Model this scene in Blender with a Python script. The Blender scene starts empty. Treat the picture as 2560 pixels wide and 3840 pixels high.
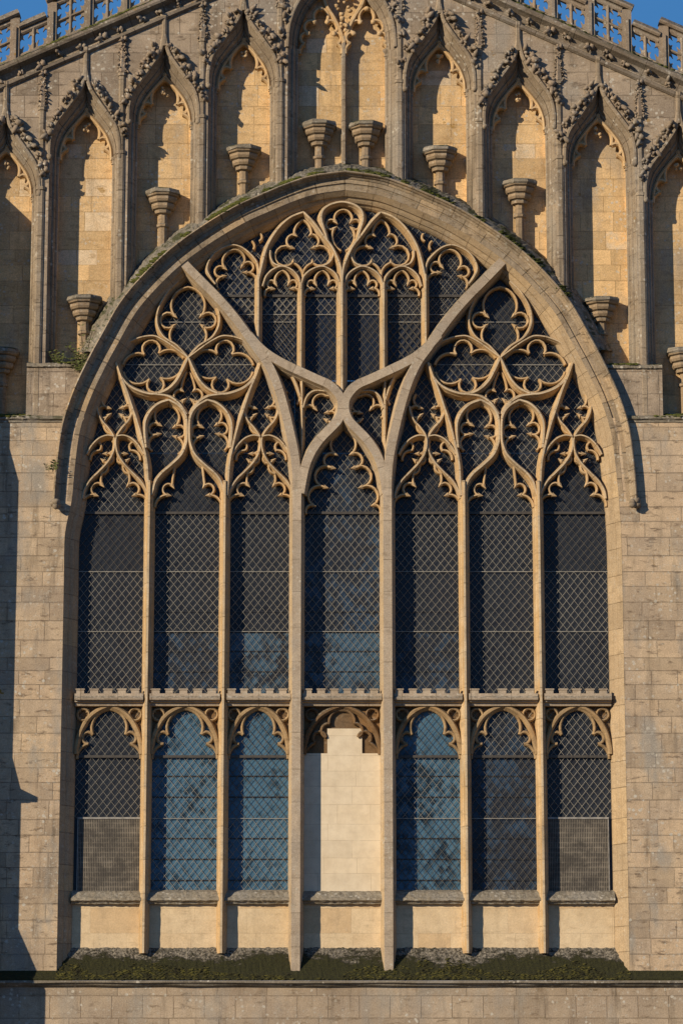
import bpy, bmesh, math, random
from mathutils import Vector, noise as mnoise
R = math.radians
sc = bpy.context.scene
# ------------------------------------------------------------------ camera, sky, sun, exposure
DIST, CAMZ, PITCH, TAN = 52.0, 1.7, R(11.6), 0.17
cam_d = bpy.data.cameras.new("camera"); cam = bpy.data.objects.new("camera", cam_d)
sc.collection.objects.link(cam); sc.camera = cam
cam.location = (0, -DIST, CAMZ); cam.rotation_euler = (R(90) + PITCH, 0, 0)
cam_d.sensor_fit = 'VERTICAL'; cam_d.sensor_height = 36.0; cam_d.lens = 18.0 / TAN
cam_d.clip_start = 0.5; cam_d.clip_end = 5000
SUN_DIR = Vector((1.16, 1.0, -0.56)).normalized()
sun_el = math.asin(-SUN_DIR.z)
world = bpy.data.worlds.new("World"); sc.world = world; world.use_nodes = True
wn = world.node_tree.nodes; wl = world.node_tree.links
bg = wn["Background"]; sky = wn.new("ShaderNodeTexSky")
sky.sky_type = 'NISHITA'; sky.sun_disc = False
sky.sun_elevation = sun_el; sky.sun_rotation = R(229.2)
sky.air_density = 1.0; sky.dust_density = 0.0; sky.ozone_density = 4.0
# out-of-view sky near the sun dimmed to a clear blue, for less fill light
cap = wn.new("ShaderNodeMix"); cap.data_type = 'RGBA'; cap.blend_type = 'DARKEN'; cap.inputs[0].default_value = 1.0
cap.inputs[7].default_value = (0.60, 1.85, 3.7, 1)
wl.new(sky.outputs[0], cap.inputs[6]); tone = wn.new("ShaderNodeMix"); tone.data_type = 'RGBA'; tone.blend_type = 'MULTIPLY'; tone.inputs[0].default_value = 1.0; tone.inputs[7].default_value = (0.92, 1.07, 1.25, 1)
wl.new(cap.outputs[2], tone.inputs[6]); wl.new(tone.outputs[2], bg.inputs[0]); bg.inputs[1].default_value = 0.103
sun_d = bpy.data.lights.new("sun", 'SUN'); sun = bpy.data.objects.new("sun", sun_d)
sc.collection.objects.link(sun); sun.location = (-20, -20, 30)
sun.rotation_euler = SUN_DIR.to_track_quat('-Z', 'Y').to_euler()
sun_d.energy = 5.0; sun_d.angle = R(0.5); sun_d.color = (1.0, 0.84, 0.62)
sc.view_settings.view_transform = 'Standard'; sc.view_settings.look = 'None'
sc.view_settings.exposure = 0.0; sc.view_settings.gamma = 1.0
sc.cycles.max_bounces = 6
rnd = random.Random(7)
KY = 0.9                      # depth of everything sunk behind the wall face
def dep(y): return y*KY if y > 0 else y

# ------------------------------------------------------------------ measuring helpers
F = 1920.0 / TAN
def W(px, py, y):
    """where a sight line through a spot of the survey photo meets the plane at depth y -> (x, z)"""
    r = (px - 1280.0) / F; u = (1920.0 - py) / F
    dy = math.cos(PITCH) - u * math.sin(PITCH); dz = math.sin(PITCH) + u * math.cos(PITCH)
    t = (y + DIST) / dy
    return (r * t, CAMZ + dz * t)
def WX(px, py, y): return W(px, py, y)[0]
def WZ(py, y): return W(1280, py, y)[1]

# ------------------------------------------------------------------ objects
def empty(name, loc, label, cat, group=None):
    o = bpy.data.objects.new(name, None); sc.collection.objects.link(o)
    o.location = loc; o['label'] = label; o['category'] = cat
    if group: o['group'] = group
    return o
def tag(o, label, cat, group=None):
    o['label'] = label; o['category'] = cat
    if group: o['group'] = group
    return o
def origin(o):
    v = Vector((0, 0, 0))
    while o is not None:
        v += o.location; o = o.parent
    return v
class MB:
    def __init__(s): s.v = []; s.f = []; s.uv = []; s.sm = []
    def add(s, verts, faces, uvs=None, smooth=False):
        b = len(s.v); s.v += [tuple(v) for v in verts]
        for i, f in enumerate(faces):
            s.f.append(tuple(b + k for k in f)); s.sm.append(smooth)
            s.uv.append(uvs[i] if uvs else [(verts[k][0], verts[k][2]) for k in f])
    def box(s, x0, x1, y0, y1, z0, z1):
        v = [(x0,y0,z0),(x1,y0,z0),(x1,y1,z0),(x0,y1,z0),(x0,y0,z1),(x1,y0,z1),(x1,y1,z1),(x0,y1,z1)]
        s.add(v, [(0,1,2,3),(4,7,6,5),(0,4,5,1),(1,5,6,2),(2,6,7,3),(3,7,4,0)])
    def build(s, name, m, parent=None, clamp=None):
        me = bpy.data.meshes.new(name)
        off = origin(parent) if parent is not None else Vector((0, 0, 0))
        vs = s.v
        if clamp: vs = [(x, y, max(z, clamp(x))) for x, y, z in vs]
        me.from_pydata([(x - off.x, dep(y) - off.y, z - off.z) for x, y, z in vs], [], s.f)
        ul = me.uv_layers.new(name="uv"); k = 0
        for fu in s.uv:
            for u in fu:
                ul.data[k].uv = u; k += 1
        me.polygons.foreach_set("use_smooth", s.sm)
        bm = bmesh.new(); bm.from_mesh(me); bmesh.ops.recalc_face_normals(bm, faces=bm.faces); bm.to_mesh(me); bm.free()
        me.materials.append(m)
        o = bpy.data.objects.new(name, me); sc.collection.objects.link(o)
        if parent is not None: o.parent = parent
        return o
def spline(pts, n=5):
    """Catmull-Rom through the points"""
    if len(pts) < 3: return list(pts)
    P = [pts[0]] + list(pts) + [pts[-1]]; out = []
    for i in range(1, len(P) - 2):
        a, b, c, d = P[i-1], P[i], P[i+1], P[i+2]
        for k in range(n):
            t = k / n
            out.append(tuple(0.5 * ((2*b[j]) + (-a[j]+c[j])*t + (2*a[j]-5*b[j]+4*c[j]-d[j])*t*t + (-a[j]+3*b[j]-3*c[j]+d[j])*t**3) for j in (0, 1)))
    out.append(tuple(pts[-1])); return out
def normals(path):
    ns = []
    n = len(path)
    for i in range(n):
        def seg(a, b):
            dx, dz = b[0]-a[0], b[1]-a[1]; l = math.hypot(dx, dz) or 1e-9
            return (-dz/l, dx/l)
        n1 = seg(path[i-1], path[i]) if i > 0 else None
        n2 = seg(path[i], path[i+1]) if i < n-1 else None
        if n1 is None: ns.append(n2); continue
        if n2 is None: ns.append(n1); continue
        mx, mz = n1[0]+n2[0], n1[1]+n2[1]; l = math.hypot(mx, mz)
        if l < 1e-3: ns.append(n1); continue
        mx /= l; mz /= l; c = max(0.45, mx*n1[0]+mz*n1[1])
        ns.append((mx/c, mz/c))
    return ns
def sweep(mb, path, prof, caps=False, taper=None):
    """prof: list of (offset along the left normal, depth y)"""
    ns = normals(path); m = len(prof); V = []; L = [0.0]
    for i in range(1, len(path)): L.append(L[-1] + math.dist(path[i], path[i-1]))
    pl = [0.0]
    for j in range(1, m): pl.append(pl[-1] + math.dist(prof[j], prof[j-1]))
    for i, (x, z) in enumerate(path):
        k = taper(L[i]/L[-1]) if taper else 1.0
        for o, y in prof: V.append((x + ns[i][0]*o*k, y, z + ns[i][1]*o*k))
    faces = []; uvs = []
    for i in range(len(path)-1):
        for j in range(m-1):
            faces.append((i*m+j, i*m+j+1, (i+1)*m+j+1, (i+1)*m+j))
            uvs.append([(L[i], pl[j]), (L[i], pl[j+1]), (L[i+1], pl[j+1]), (L[i+1], pl[j])])
    if caps:
        for b in (0, (len(path)-1)*m):
            faces.append(tuple(b+j for j in range(m))); uvs.append([(0, 0)]*m)
    mb.add(V, faces, uvs)
def arc3(a, b, c, n=9):
    """circular arc a-b-c through three points, else straight"""
    ax, ay = a; bx, by = b; cx, cy = c
    d = 2*(ax*(by-cy)+bx*(cy-ay)+cx*(ay-by))
    if abs(d) < 1e-9: return [a, b, c]
    ux = ((ax*ax+ay*ay)*(by-cy)+(bx*bx+by*by)*(cy-ay)+(cx*cx+cy*cy)*(ay-by))/d
    uy = ((ax*ax+ay*ay)*(cx-bx)+(bx*bx+by*by)*(ax-cx)+(cx*cx+cy*cy)*(bx-ax))/d
    r = math.hypot(ax-ux, ay-uy)
    t0 = math.atan2(ay-uy, ax-ux); t1 = math.atan2(by-uy, bx-ux); t2 = math.atan2(cy-uy, cx-ux)
    def nrm(t): return t % (2*math.pi)
    if nrm(t1-t0) <= nrm(t2-t0): s = nrm(t2-t0)
    else: s = nrm(t2-t0) - 2*math.pi
    return [(ux + r*math.cos(t0+s*k/n), uy + r*math.sin(t0+s*k/n)) for k in range(n+1)]
def lathe(mb, cx, cy, prof, seg=8, a0=0.0, smooth=False):
    V = []; m = len(prof)
    for k in range(seg):
        a = a0 + 2*math.pi*k/seg
        for r, z in prof: V.append((cx + r*math.cos(a), cy + r*math.sin(a), z))
    fs = [(k*m+j, k*m+j+1, ((k+1) % seg)*m+j+1, ((k+1) % seg)*m+j) for k in range(seg) for j in range(m-1)]
    fs.append(tuple(k*m for k in range(seg))); fs.append(tuple(k*m+m-1 for k in range(seg)))
    mb.add(V, fs, None, smooth)
def blob(mb, c, r, sx=1, sy=1, sz=1, sub=1, rough=0.25, rg=rnd):
    bm = bmesh.new(); bmesh.ops.create_icosphere(bm, subdivisions=sub, radius=1.0)
    V = []
    for v in bm.verts:
        k = r*(1 + rg.uniform(-rough, rough))
        V.append((c[0]+v.co.x*k*sx, c[1]+v.co.y*k*sy, c[2]+v.co.z*k*sz))
    mb.add(V, [tuple(v.index for v in f.verts) for f in bm.faces], None, True); bm.free()

# ------------------------------------------------------------------ materials
class N:
    def __init__(s, name):
        s.m = bpy.data.materials.new(name); s.m.use_nodes = True
        s.t = s.m.node_tree; s.n = s.t.nodes; s.l = s.t.links; s.b = s.n["Principled BSDF"]
        s.pos = s.n.new("ShaderNodeNewGeometry")
    def link(s, a, b): s.l.new(a, b)
    def set(s, sock, v):
        if isinstance(v, bpy.types.NodeSocket): s.l.new(v, sock)
        else:
            if hasattr(sock.default_value, '__len__') and not hasattr(v, '__len__'): v = (v, v, v)
            if hasattr(sock.default_value, '__len__') and len(sock.default_value) == 4 and len(v) == 3: v = (*v, 1)
            sock.default_value = v
    def math(s, op, a, b=0.0, c=None):
        n = s.n.new("ShaderNodeMath"); n.operation = op; s.set(n.inputs[0], a); s.set(n.inputs[1], b)
        if c is not None: s.set(n.inputs[2], c)
        return n.outputs[0]
    def vmul(s, v, k):
        n = s.n.new("ShaderNodeVectorMath"); n.operation = 'MULTIPLY'; s.set(n.inputs[0], v); s.set(n.inputs[1], k); return n.outputs[0]
    def vadd(s, v, k):
        n = s.n.new("ShaderNodeVectorMath"); n.operation = 'ADD'; s.set(n.inputs[0], v); s.set(n.inputs[1], k); return n.outputs[0]
    def sep(s, v):
        n = s.n.new("ShaderNodeSeparateXYZ"); s.set(n.inputs[0], v); return n.outputs
    def comb(s, x, y, z=0.0):
        n = s.n.new("ShaderNodeCombineXYZ")
        for i, k in enumerate((x, y, z)): s.set(n.inputs[i], k)
        return n.outputs[0]
    def noise(s, v, scale, detail=4, rough=0.55):
        n = s.n.new("ShaderNodeTexNoise"); s.set(n.inputs['Vector'], v); n.inputs['Scale'].default_value = scale
        n.inputs['Detail'].default_value = detail; n.inputs['Roughness'].default_value = rough; return n.outputs[0]
    def ramp(s, f, a, b, lo=0.0, hi=1.0):
        n = s.n.new("ShaderNodeMapRange"); n.interpolation_type = 'SMOOTHSTEP'; s.set(n.inputs[0], f)
        for i, k in zip((1, 2, 3, 4), (a, b, lo, hi)): n.inputs[i].default_value = k
        return n.outputs[0]
    def mix(s, f, a, b, mode='MIX'):
        n = s.n.new("ShaderNodeMix"); n.data_type = 'RGBA'; n.blend_type = mode
        s.set(n.inputs[0], f); s.set(n.inputs[6], a); s.set(n.inputs[7], b); return n.outputs[2]
    def bump(s, h, strength=0.4, dist=0.01):
        n = s.n.new("ShaderNodeBump"); s.set(n.inputs['Height'], h); n.inputs['Strength'].default_value = strength
        n.inputs['Distance'].default_value = dist; s.link(n.outputs[0], s.b.inputs['Normal'])

def stone(name, c1, c2, joints=None, bw=0.75, bh=0.34, mortar=0.012, jcol=0.35, tint=0.18, lichen=0.25, dark=0.3,
          gold=None, up=0.8, bump=0.5, moss=0.0, shift=(0, 0), pale=0.0, joint_mix=0.8, grain=1.0, bigs=0.9, side=None):
    """weathered limestone: blotches, coursed joints, lichen, soot streaks, growth on faces that look up"""
    g = N(name); P = g.pos.outputs['Position']; x, y, z = g.sep(P)
    big = g.noise(P, bigs, 5); mid = g.noise(P, 6.0, 5); fine = g.noise(P, 45.0, 4, 0.7)
    col = g.mix(g.ramp(big, 0.32, 0.68), c1, c2)
    h = g.math('MULTIPLY', fine, 0.35); h = g.math('ADD', h, g.math('MULTIPLY', mid, 0.6))
    if joints:
        if joints == 'uv':
            uvn = g.n.new("ShaderNodeUVMap"); u, v, _ = g.sep(uvn.outputs[0])
            vec = g.comb(g.math('ADD', g.math('MULTIPLY', v, 0.02), 0.01), u)   # joints only across the run
            vec = g.comb(0.2, g.math('ADD', u, g.math('MULTIPLY', g.noise(g.comb(u, 0, 0), 0.8, 1), 0.35)))
        else:
            wz = g.math('ADD', z, g.math('MULTIPLY', g.noise(g.comb(0, 0, z), 0.85, 1), 0.55))
            wob = g.noise(P, 2.2, 2)
            wz = g.math('ADD', wz, g.math('MULTIPLY', wob, 0.014))
            rowi = g.math('FLOOR', g.math('DIVIDE', g.math('ADD', wz, shift[1]), bh)); wnr = g.n.new("ShaderNodeTexWhiteNoise"); wnr.noise_dimensions = '1D'; g.set(wnr.inputs['W'], rowi)
            wx = g.math('ADD', g.math('ADD', x, g.math('MULTIPLY', wnr.outputs['Value'], bw)), g.math('MULTIPLY', g.noise(P, 3.1, 2), 0.025))
            vec = g.comb(g.math('ADD', wx, shift[0]), g.math('ADD', wz, shift[1]))
        br = g.n.new("ShaderNodeTexBrick"); g.set(br.inputs['Vector'], vec)
        br.inputs['Color1'].default_value = (0, 0, 0, 1); br.inputs['Color2'].default_value = (1, 1, 1, 1); br.inputs['Mortar'].default_value = (.5, .5, .5, 1)
        br.inputs['Scale'].default_value = 1.0; br.inputs['Mortar Size'].default_value = mortar; br.inputs['Mortar Smooth'].default_value = 0.35
        br.inputs['Brick Width'].default_value = 60 if joints == 'uv' else bw; br.inputs['Row Height'].default_value = bh
        br.inputs['Bias'].default_value = 0.0; br.offset = 0.43; br.squash = 1.0 if joints == 'uv' else 0.62; br.squash_frequency = 3
        tone = g.math('ADD', 1.0 - tint, g.math('MULTIPLY', g.sep(br.outputs['Color'])[0], 2*tint))
        n = g.comb(tone, tone, tone); col = g.mix(1.0, col, n, 'MULTIPLY')
        if gold is not None:
            t2 = g.ramp(g.sep(br.outputs['Color'])[0], 0.55, 0.95); col = g.mix(g.math('MULTIPLY', t2, 0.5), col, gold)
        if pale:
            pb = g.ramp(g.math('ADD', g.sep(br.outputs['Color'])[0], g.math('MULTIPLY', g.noise(P, 3.0, 3), 0.25)), 1.04, 1.07)
            col = g.mix(g.math('MULTIPLY', pb, pale), col, (0.68, 0.56, 0.40))
        # broken arrises along the joints
        jf = g.math('MULTIPLY', br.outputs['Fac'], g.ramp(g.noise(P, 5.0, 3), 0.3, 0.6, 0.35, 1.0))
        col = g.mix(g.math('MULTIPLY', jf, joint_mix), col, (c1[0]*jcol, c1[1]*jcol*0.93, c1[2]*jcol*0.85))
        h = g.math('SUBTRACT', h, g.math('MULTIPLY', br.outputs['Fac'], 1.3))
    elif gold is not None:
        col = g.mix(g.ramp(g.noise(P, 1.7, 4), 0.45, 0.7, 0, 0.6), col, gold)
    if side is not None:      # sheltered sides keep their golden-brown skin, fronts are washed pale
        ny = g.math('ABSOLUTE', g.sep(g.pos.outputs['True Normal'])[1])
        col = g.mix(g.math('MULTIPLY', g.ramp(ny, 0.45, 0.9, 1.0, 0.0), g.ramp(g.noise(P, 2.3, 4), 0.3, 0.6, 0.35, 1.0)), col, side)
    col = g.mix(g.ramp(mid, 0.3, 0.75, 0.0, 0.32), col, (c1[0]*0.6, c1[1]*0.55, c1[2]*0.5))
    st = g.noise(g.vmul(P, (2.6, 2.6, 0.35)), 1.6, 5, 0.65)
    col = g.mix(g.ramp(st, 0.5, 0.78, 0.0, dark), col, (0.045, 0.037, 0.028))
    pits = g.noise(g.vmul(P, (1, 1, 1.8)), 11.0, 6, 0.75)
    col = g.mix(g.ramp(pits, 0.64, 0.72, 0.0, min(1.0, dark*1.6)), col, (0.05, 0.04, 0.03))
    ws = g.noise(g.vmul(P, (1.0, 1.0, 3.2)), 3.2, 6, 0.72)
    col = g.mix(g.math('MULTIPLY', g.ramp(ws, 0.53, 0.66), min(1.0, dark*1.25)), col, (c1[0]*0.42, c1[1]*0.39, c1[2]*0.36))
    gp = g.noise(g.vmul(P, (1.4, 1.4, 0.6)), 1.1, 5, 0.6)
    col = g.mix(g.ramp(gp, 0.50, 0.68, 0.0, lichen*0.8), col, (0.31, 0.285, 0.245))
    vor = g.n.new("ShaderNodeTexVoronoi"); g.set(vor.inputs['Vector'], g.vadd(P, g.vmul(g.comb(g.noise(P, 14.0, 2), g.noise(P, 15.0, 2), 0), (.06, .06, .06)))); vor.inputs['Scale'].default_value = 10.0
    sp = g.math('MULTIPLY', g.ramp(vor.outputs['Distance'], 0.20, 0.32, 1.0, 0.0), g.ramp(g.noise(P, 1.9, 4, 0.6), 0.47, 0.62))
    col = g.mix(g.math('MULTIPLY', sp, min(1.0, lichen*1.3)), col, (0.52, 0.48, 0.40))
    li = g.noise(P, 16.0, 5, 0.7); lz = g.noise(P, 1.3, 3)
    lf = g.math('MULTIPLY', g.ramp(li, 0.56, 0.66), g.ramp(lz, 0.42, 0.62))
    col = g.mix(g.math('MULTIPLY', lf, lichen), col, (0.47, 0.45, 0.38))
    lf2 = g.math('MULTIPLY', g.ramp(g.noise(P, 4.5, 4), 0.69, 0.72), g.ramp(lz, 0.5, 0.6))
    col = g.mix(g.math('MULTIPLY', lf2, lichen), col, (0.30, 0.17, 0.03))
    nz = g.sep(g.pos.outputs['True Normal'])[2]
    uf = g.math('MULTIPLY', g.ramp(nz, 0.25, 0.75), g.ramp(g.noise(P, 9.0, 5), 0.3, 0.55, 0.35, 1.0))
    upc = g.mix(g.ramp(g.noise(P, 22.0, 4, 0.7), 0.45, 0.6), (0.075, 0.07, 0.055), (0.25, 0.235, 0.20))
    col = g.mix(g.math('MULTIPLY', uf, up), col, upc)
    if moss:
        mf = g.math('MULTIPLY', g.ramp(nz, 0.1, 0.5), g.ramp(g.noise(P, 3.2, 6, 0.7), 0.5, 0.56)); col = g.mix(g.math('MULTIPLY', mf, moss), col, (0.028, 0.036, 0.006))
    fv = g.ramp(fine, 0.25, 0.75, 1-.26*grain, 1+.2*grain); col = g.mix(1.0, col, g.comb(fv, fv, fv), 'MULTIPLY')
    g.set(g.b.inputs['Base Color'], col); g.b.inputs['Roughness'].default_value = 0.92
    g.b.inputs['Specular IOR Level'].default_value = 0.15
    g.bump(h, bump, 0.02); return g.m

def plain(name, c, rough=0.7, metal=0.0, var=0.25, scale=12.0, bump=0.2):
    g = N(name); P = g.pos.outputs['Position']; f = g.noise(P, scale, 4)
    k = g.ramp(f, 0.3, 0.7, 1-var, 1+var); g.set(g.b.inputs['Base Color'], g.mix(1.0, c, g.comb(k, k, k), 'MULTIPLY'))
    g.b.inputs['Roughness'].default_value = rough; g.b.inputs['Metallic'].default_value = metal; g.bump(f, bump, 0.01); return g.m

LDX, LDZ = 0.138, 0.170        # lead quarries
def glass(name, dark, patch_col, amount, seed):
    """old quarries: every diamond has its own tone and tilt"""
    g = N(name); P = g.pos.outputs['Position']; x, y, z = g.sep(P)
    a = g.math('ADD', g.math('DIVIDE', x, LDX), g.math('DIVIDE', z, LDZ)); b = g.math('SUBTRACT', g.math('DIVIDE', x, LDX), g.math('DIVIDE', z, LDZ))
    cell = g.comb(g.math('FLOOR', a), g.math('FLOOR', b), seed)
    wn_ = g.n.new("ShaderNodeTexWhiteNoise"); g.set(wn_.inputs['Vector'], cell)
    blot = g.noise(g.vadd(P, (seed*3.1, 0, seed)), 1.1, 3); wob = g.noise(P, 7.0, 4)
    f = g.math('ADD', g.math('MULTIPLY', wn_.outputs['Value'], 0.30), g.math('MULTIPLY', blot, 0.9))
    f = g.math('ADD', f, g.math('MULTIPLY', wob, 0.35))
    col = g.mix(g.ramp(f, 0.95-amount*0.55, 1.28-amount*0.55), dark, patch_col)
    col = g.mix(g.ramp(g.noise(P, 5.0, 5, 0.7), 0.55, 0.72, 0, 0.55), col, (0.006, 0.007, 0.009))
    g.set(g.b.inputs['Base Color'], col); g.b.inputs['Roughness'].default_value = 0.16; g.b.inputs['IOR'].default_value = 1.45
    g.b.inputs['Specular IOR Level'].default_value = 0.2
    bn = g.n.new("ShaderNodeBump"); g.set(bn.inputs['Height'], g.noise(P, 9.0, 2)); bn.inputs['Strength'].default_value = 0.25; bn.inputs['Distance'].default_value = 0.02
    tl = g.n.new("ShaderNodeVectorMath"); tl.operation = 'SUBTRACT'; g.link(wn_.outputs['Color'], tl.inputs[0]); tl.inputs[1].default_value = (.5, .5, .5)
    nn = g.n.new("ShaderNodeVectorMath"); nn.operation = 'NORMALIZE'; g.link(g.vadd(bn.outputs[0], g.vmul(tl.outputs[0], (0.10, 0.10, 0.10))), nn.inputs[0])
    g.link(nn.outputs[0], g.b.inputs['Normal']); return g.m

TAN1, TAN2 = (0.40, 0.305, 0.205), (0.29, 0.225, 0.16)
M = {}
M['ashlar'] = stone("ashlar", (0.44, 0.345, 0.25), (0.62, 0.475, 0.315), 'xz', 0.74, 0.29, 0.008, 0.32, 0.22, 1.0, 0.75, up=0.7, gold=(0.50, 0.36, 0.22), joint_mix=0.55, bump=0.8)
M['base_ashlar'] = stone("base_ashlar", (0.45, 0.355, 0.25), (0.34, 0.27, 0.20), 'xz', 0.85, 0.44, 0.009, 0.4, 0.16, 0.7, 0.6, shift=(0.3, 0.11))
M['upper'] = stone("upper_ashlar", (0.30, 0.24, 0.18), (0.43, 0.34, 0.245), 'xz', 0.62, 0.40, 0.007, 0.40, 0.18, 0.65, 0.6, pale=0.0, up=0.7)
M['golden'] = stone("golden_ashlar", (0.72, 0.50, 0.255), (0.63, 0.45, 0.25), 'xz', 0.60, 0.34, 0.006, 0.42, 0.22, 0.6, 0.4, gold=(0.70, 0.46, 0.22), pale=0.8, shift=(0.2, 0.05))
M['mould'] = stone("moulded_stone", (0.34, 0.27, 0.19), (0.25, 0.20, 0.145), 'uv', bh=0.42, mortar=0.009, jcol=0.3, tint=0.14, lichen=0.5, dark=0.55, bigs=1.6, up=0.85)
M['arch'] = stone("weathered_arch_stone", (0.40, 0.31, 0.205), (0.31, 0.25, 0.18), 'uv', bh=0.46, mortar=0.010, jcol=0.25, tint=0.2, lichen=0.5, dark=0.8, up=0.9, gold=(0.50, 0.33, 0.16), bump=0.9, bigs=1.5)
M['order'] = stone("arch_stone", (0.46, 0.345, 0.215), (0.40, 0.305, 0.195), 'uv', bh=0.47, mortar=0.008, jcol=0.3, tint=0.13, lichen=0.25, dark=0.3, gold=(0.50, 0.35, 0.18), up=0.5)
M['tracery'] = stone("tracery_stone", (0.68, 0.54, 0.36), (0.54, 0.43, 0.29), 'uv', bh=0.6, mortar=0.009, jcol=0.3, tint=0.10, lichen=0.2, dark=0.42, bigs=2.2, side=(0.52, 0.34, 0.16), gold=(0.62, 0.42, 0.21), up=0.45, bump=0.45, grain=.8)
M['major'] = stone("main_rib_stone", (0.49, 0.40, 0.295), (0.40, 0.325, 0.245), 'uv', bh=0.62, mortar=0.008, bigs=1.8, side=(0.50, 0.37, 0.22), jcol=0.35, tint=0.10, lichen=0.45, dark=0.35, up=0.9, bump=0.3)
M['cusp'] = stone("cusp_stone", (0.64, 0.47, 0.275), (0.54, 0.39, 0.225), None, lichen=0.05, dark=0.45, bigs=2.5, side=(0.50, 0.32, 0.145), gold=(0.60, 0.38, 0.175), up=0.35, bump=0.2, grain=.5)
M['grey'] = stone("lichened_stone", (0.29, 0.25, 0.19), (0.20, 0.175, 0.135), None, lichen=0.8, dark=0.6, up=0.8, moss=0.8, bump=0.9)
M['cornice'] = stone("cornice_stone", (0.24, 0.195, 0.145), (0.19, 0.155, 0.12), 'uv', bh=0.7, mortar=0.008, jcol=0.3, lichen=0.5, dark=0.5, up=0.7, moss=1.0, bump=0.8)
M['parapet'] = stone("parapet_stone", (0.33, 0.255, 0.185), (0.26, 0.21, 0.155), None, lichen=0.7, dark=0.45, up=0.8, bump=0.7)
M['corbel'] = stone("corbel_stone", (0.36, 0.265, 0.165), (0.28, 0.21, 0.14), None, lichen=0.25, dark=0.5, up=1.0, bump=0.6)
M['sill'] = stone("window_sill_stone", (0.33, 0.285, 0.215), (0.26, 0.225, 0.17), None, lichen=0.9, dark=0.25, up=0.55, bump=0.8)
M['cream'] = stone("new_cream_block", (0.745, 0.64, 0.475), (0.70, 0.59, 0.425), 'xz', 0.92, 0.30, 0.005, 0.62, 0.05, 0.0, 0.07, bigs=1.8, gold=(0.70, 0.57, 0.39), up=0.2, bump=0.06, joint_mix=0.8, grain=0.12)
M['panel'] = stone("cream_panel_stone", (0.72, 0.57, 0.37), (0.65, 0.50, 0.31), 'xz', 0.9, 0.41, 0.003, 0.6, 0.05, 0.1, 0.22, gold=(0.52, 0.34, 0.17), bump=0.45, joint_mix=0.6, grain=0.5)
M['brown'] = stone("old_brown_stone", (0.21, 0.13, 0.065), (0.15, 0.095, 0.05), None, lichen=0.1, dark=0.5, gold=(0.30, 0.16, 0.06), bump=0.6)
M['head'] = stone("shaded_head_stone", (0.42, 0.295, 0.16), (0.31, 0.22, 0.125), None, lichen=0.05, dark=0.6, bigs=2.5, gold=(0.46, 0.28, 0.12), up=0.3, bump=0.3)  # brown-gold stone, darkened to hold the transom's shade in its colour
M['dark_glass'] = glass("dark_quarry_glass", (0.032, 0.0355, 0.042), (0.022, 0.023, 0.028), 0.3, 1.0)
M['faint_sky_glass'] = glass("faint_painted_sky_glass", (0.031, 0.035, 0.043), (0.040, 0.070, 0.115), 0.45, 2.0)  # sky's blue light painted into this and the next two glasses
M['patchy_sky_glass'] = glass("patchy_painted_sky_glass", (0.030, 0.033, 0.040), (0.062, 0.112, 0.165), 0.66, 4.0)
M['full_sky_glass'] = glass("full_painted_sky_glass", (0.022, 0.036, 0.052), (0.072, 0.150, 0.225), 0.8, 3.0)
M['dull_wire'] = plain("dull_guard_wire", (0.11, 0.10, 0.085), 0.7)
M['wire'] = plain("guard_wire", (0.26, 0.245, 0.21), 0.6, 0.0, 0.2)
M['iron'] = plain("iron_bar", (0.055, 0.048, 0.040), 0.6, 0.0, 0.2)
M['lead'] = plain("lead_line", (0.012, 0.013, 0.016), 0.5)
M['frame'] = plain("grille_frame", (0.26, 0.245, 0.22), 0.5)
M['bank'] = plain("dark_moss", (0.046, 0.042, 0.007), 1.0, 0.0, 0.8, 9.0, 0.8)
M['moss'] = plain("moss", (0.065, 0.072, 0.009), 1.0, 0.0, 0.55, 30.0, 0.8)
M['leaf'] = plain("leaf", (0.085, 0.10, 0.02), 0.8)
M['stem'] = plain("dry_stem", (0.09, 0.07, 0.04), 0.9)
def sill_slope():
    g = N("mossy_slope"); P = g.pos.outputs['Position']; x, y, z = g.sep(P)
    grey = g.mix(g.ramp(g.noise(P, 26.0, 5, 0.75), 0.42, 0.58), (0.05, 0.045, 0.032), (0.27, 0.24, 0.19))
    low = g.ramp(y, -0.15, 0.36, 1.0, 0.0)
    f = g.math('ADD', g.math('MULTIPLY', low, 0.50), g.math('MULTIPLY', g.noise(g.vmul(P, (0.55, 1, 1)), 1.6, 4), 0.95))
    f = g.math('ADD', f, g.math('MULTIPLY', g.noise(g.vmul(P, (0.5, 1, 1)), 13.0, 5, 0.7), 0.75))
    mc = g.mix(g.noise(g.vmul(P, (.5, 1, 1)), 30.0, 4), (0.007, 0.007, 0.002), (0.042, 0.042, 0.006))
    mf = g.ramp(f, 0.88, 1.02); col = g.mix(mf, grey, mc)
    g.set(g.b.inputs['Base Color'], col); g.b.inputs['Roughness'].default_value = 1.0
    h = g.math('ADD', g.math('MULTIPLY', mf, 0.6), g.noise(g.vmul(P, (.6, 1, 1)), 24.0, 5, 0.7)); g.bump(h, 1.0, 0.05); return g.m
M['slope'] = sill_slope()
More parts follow.
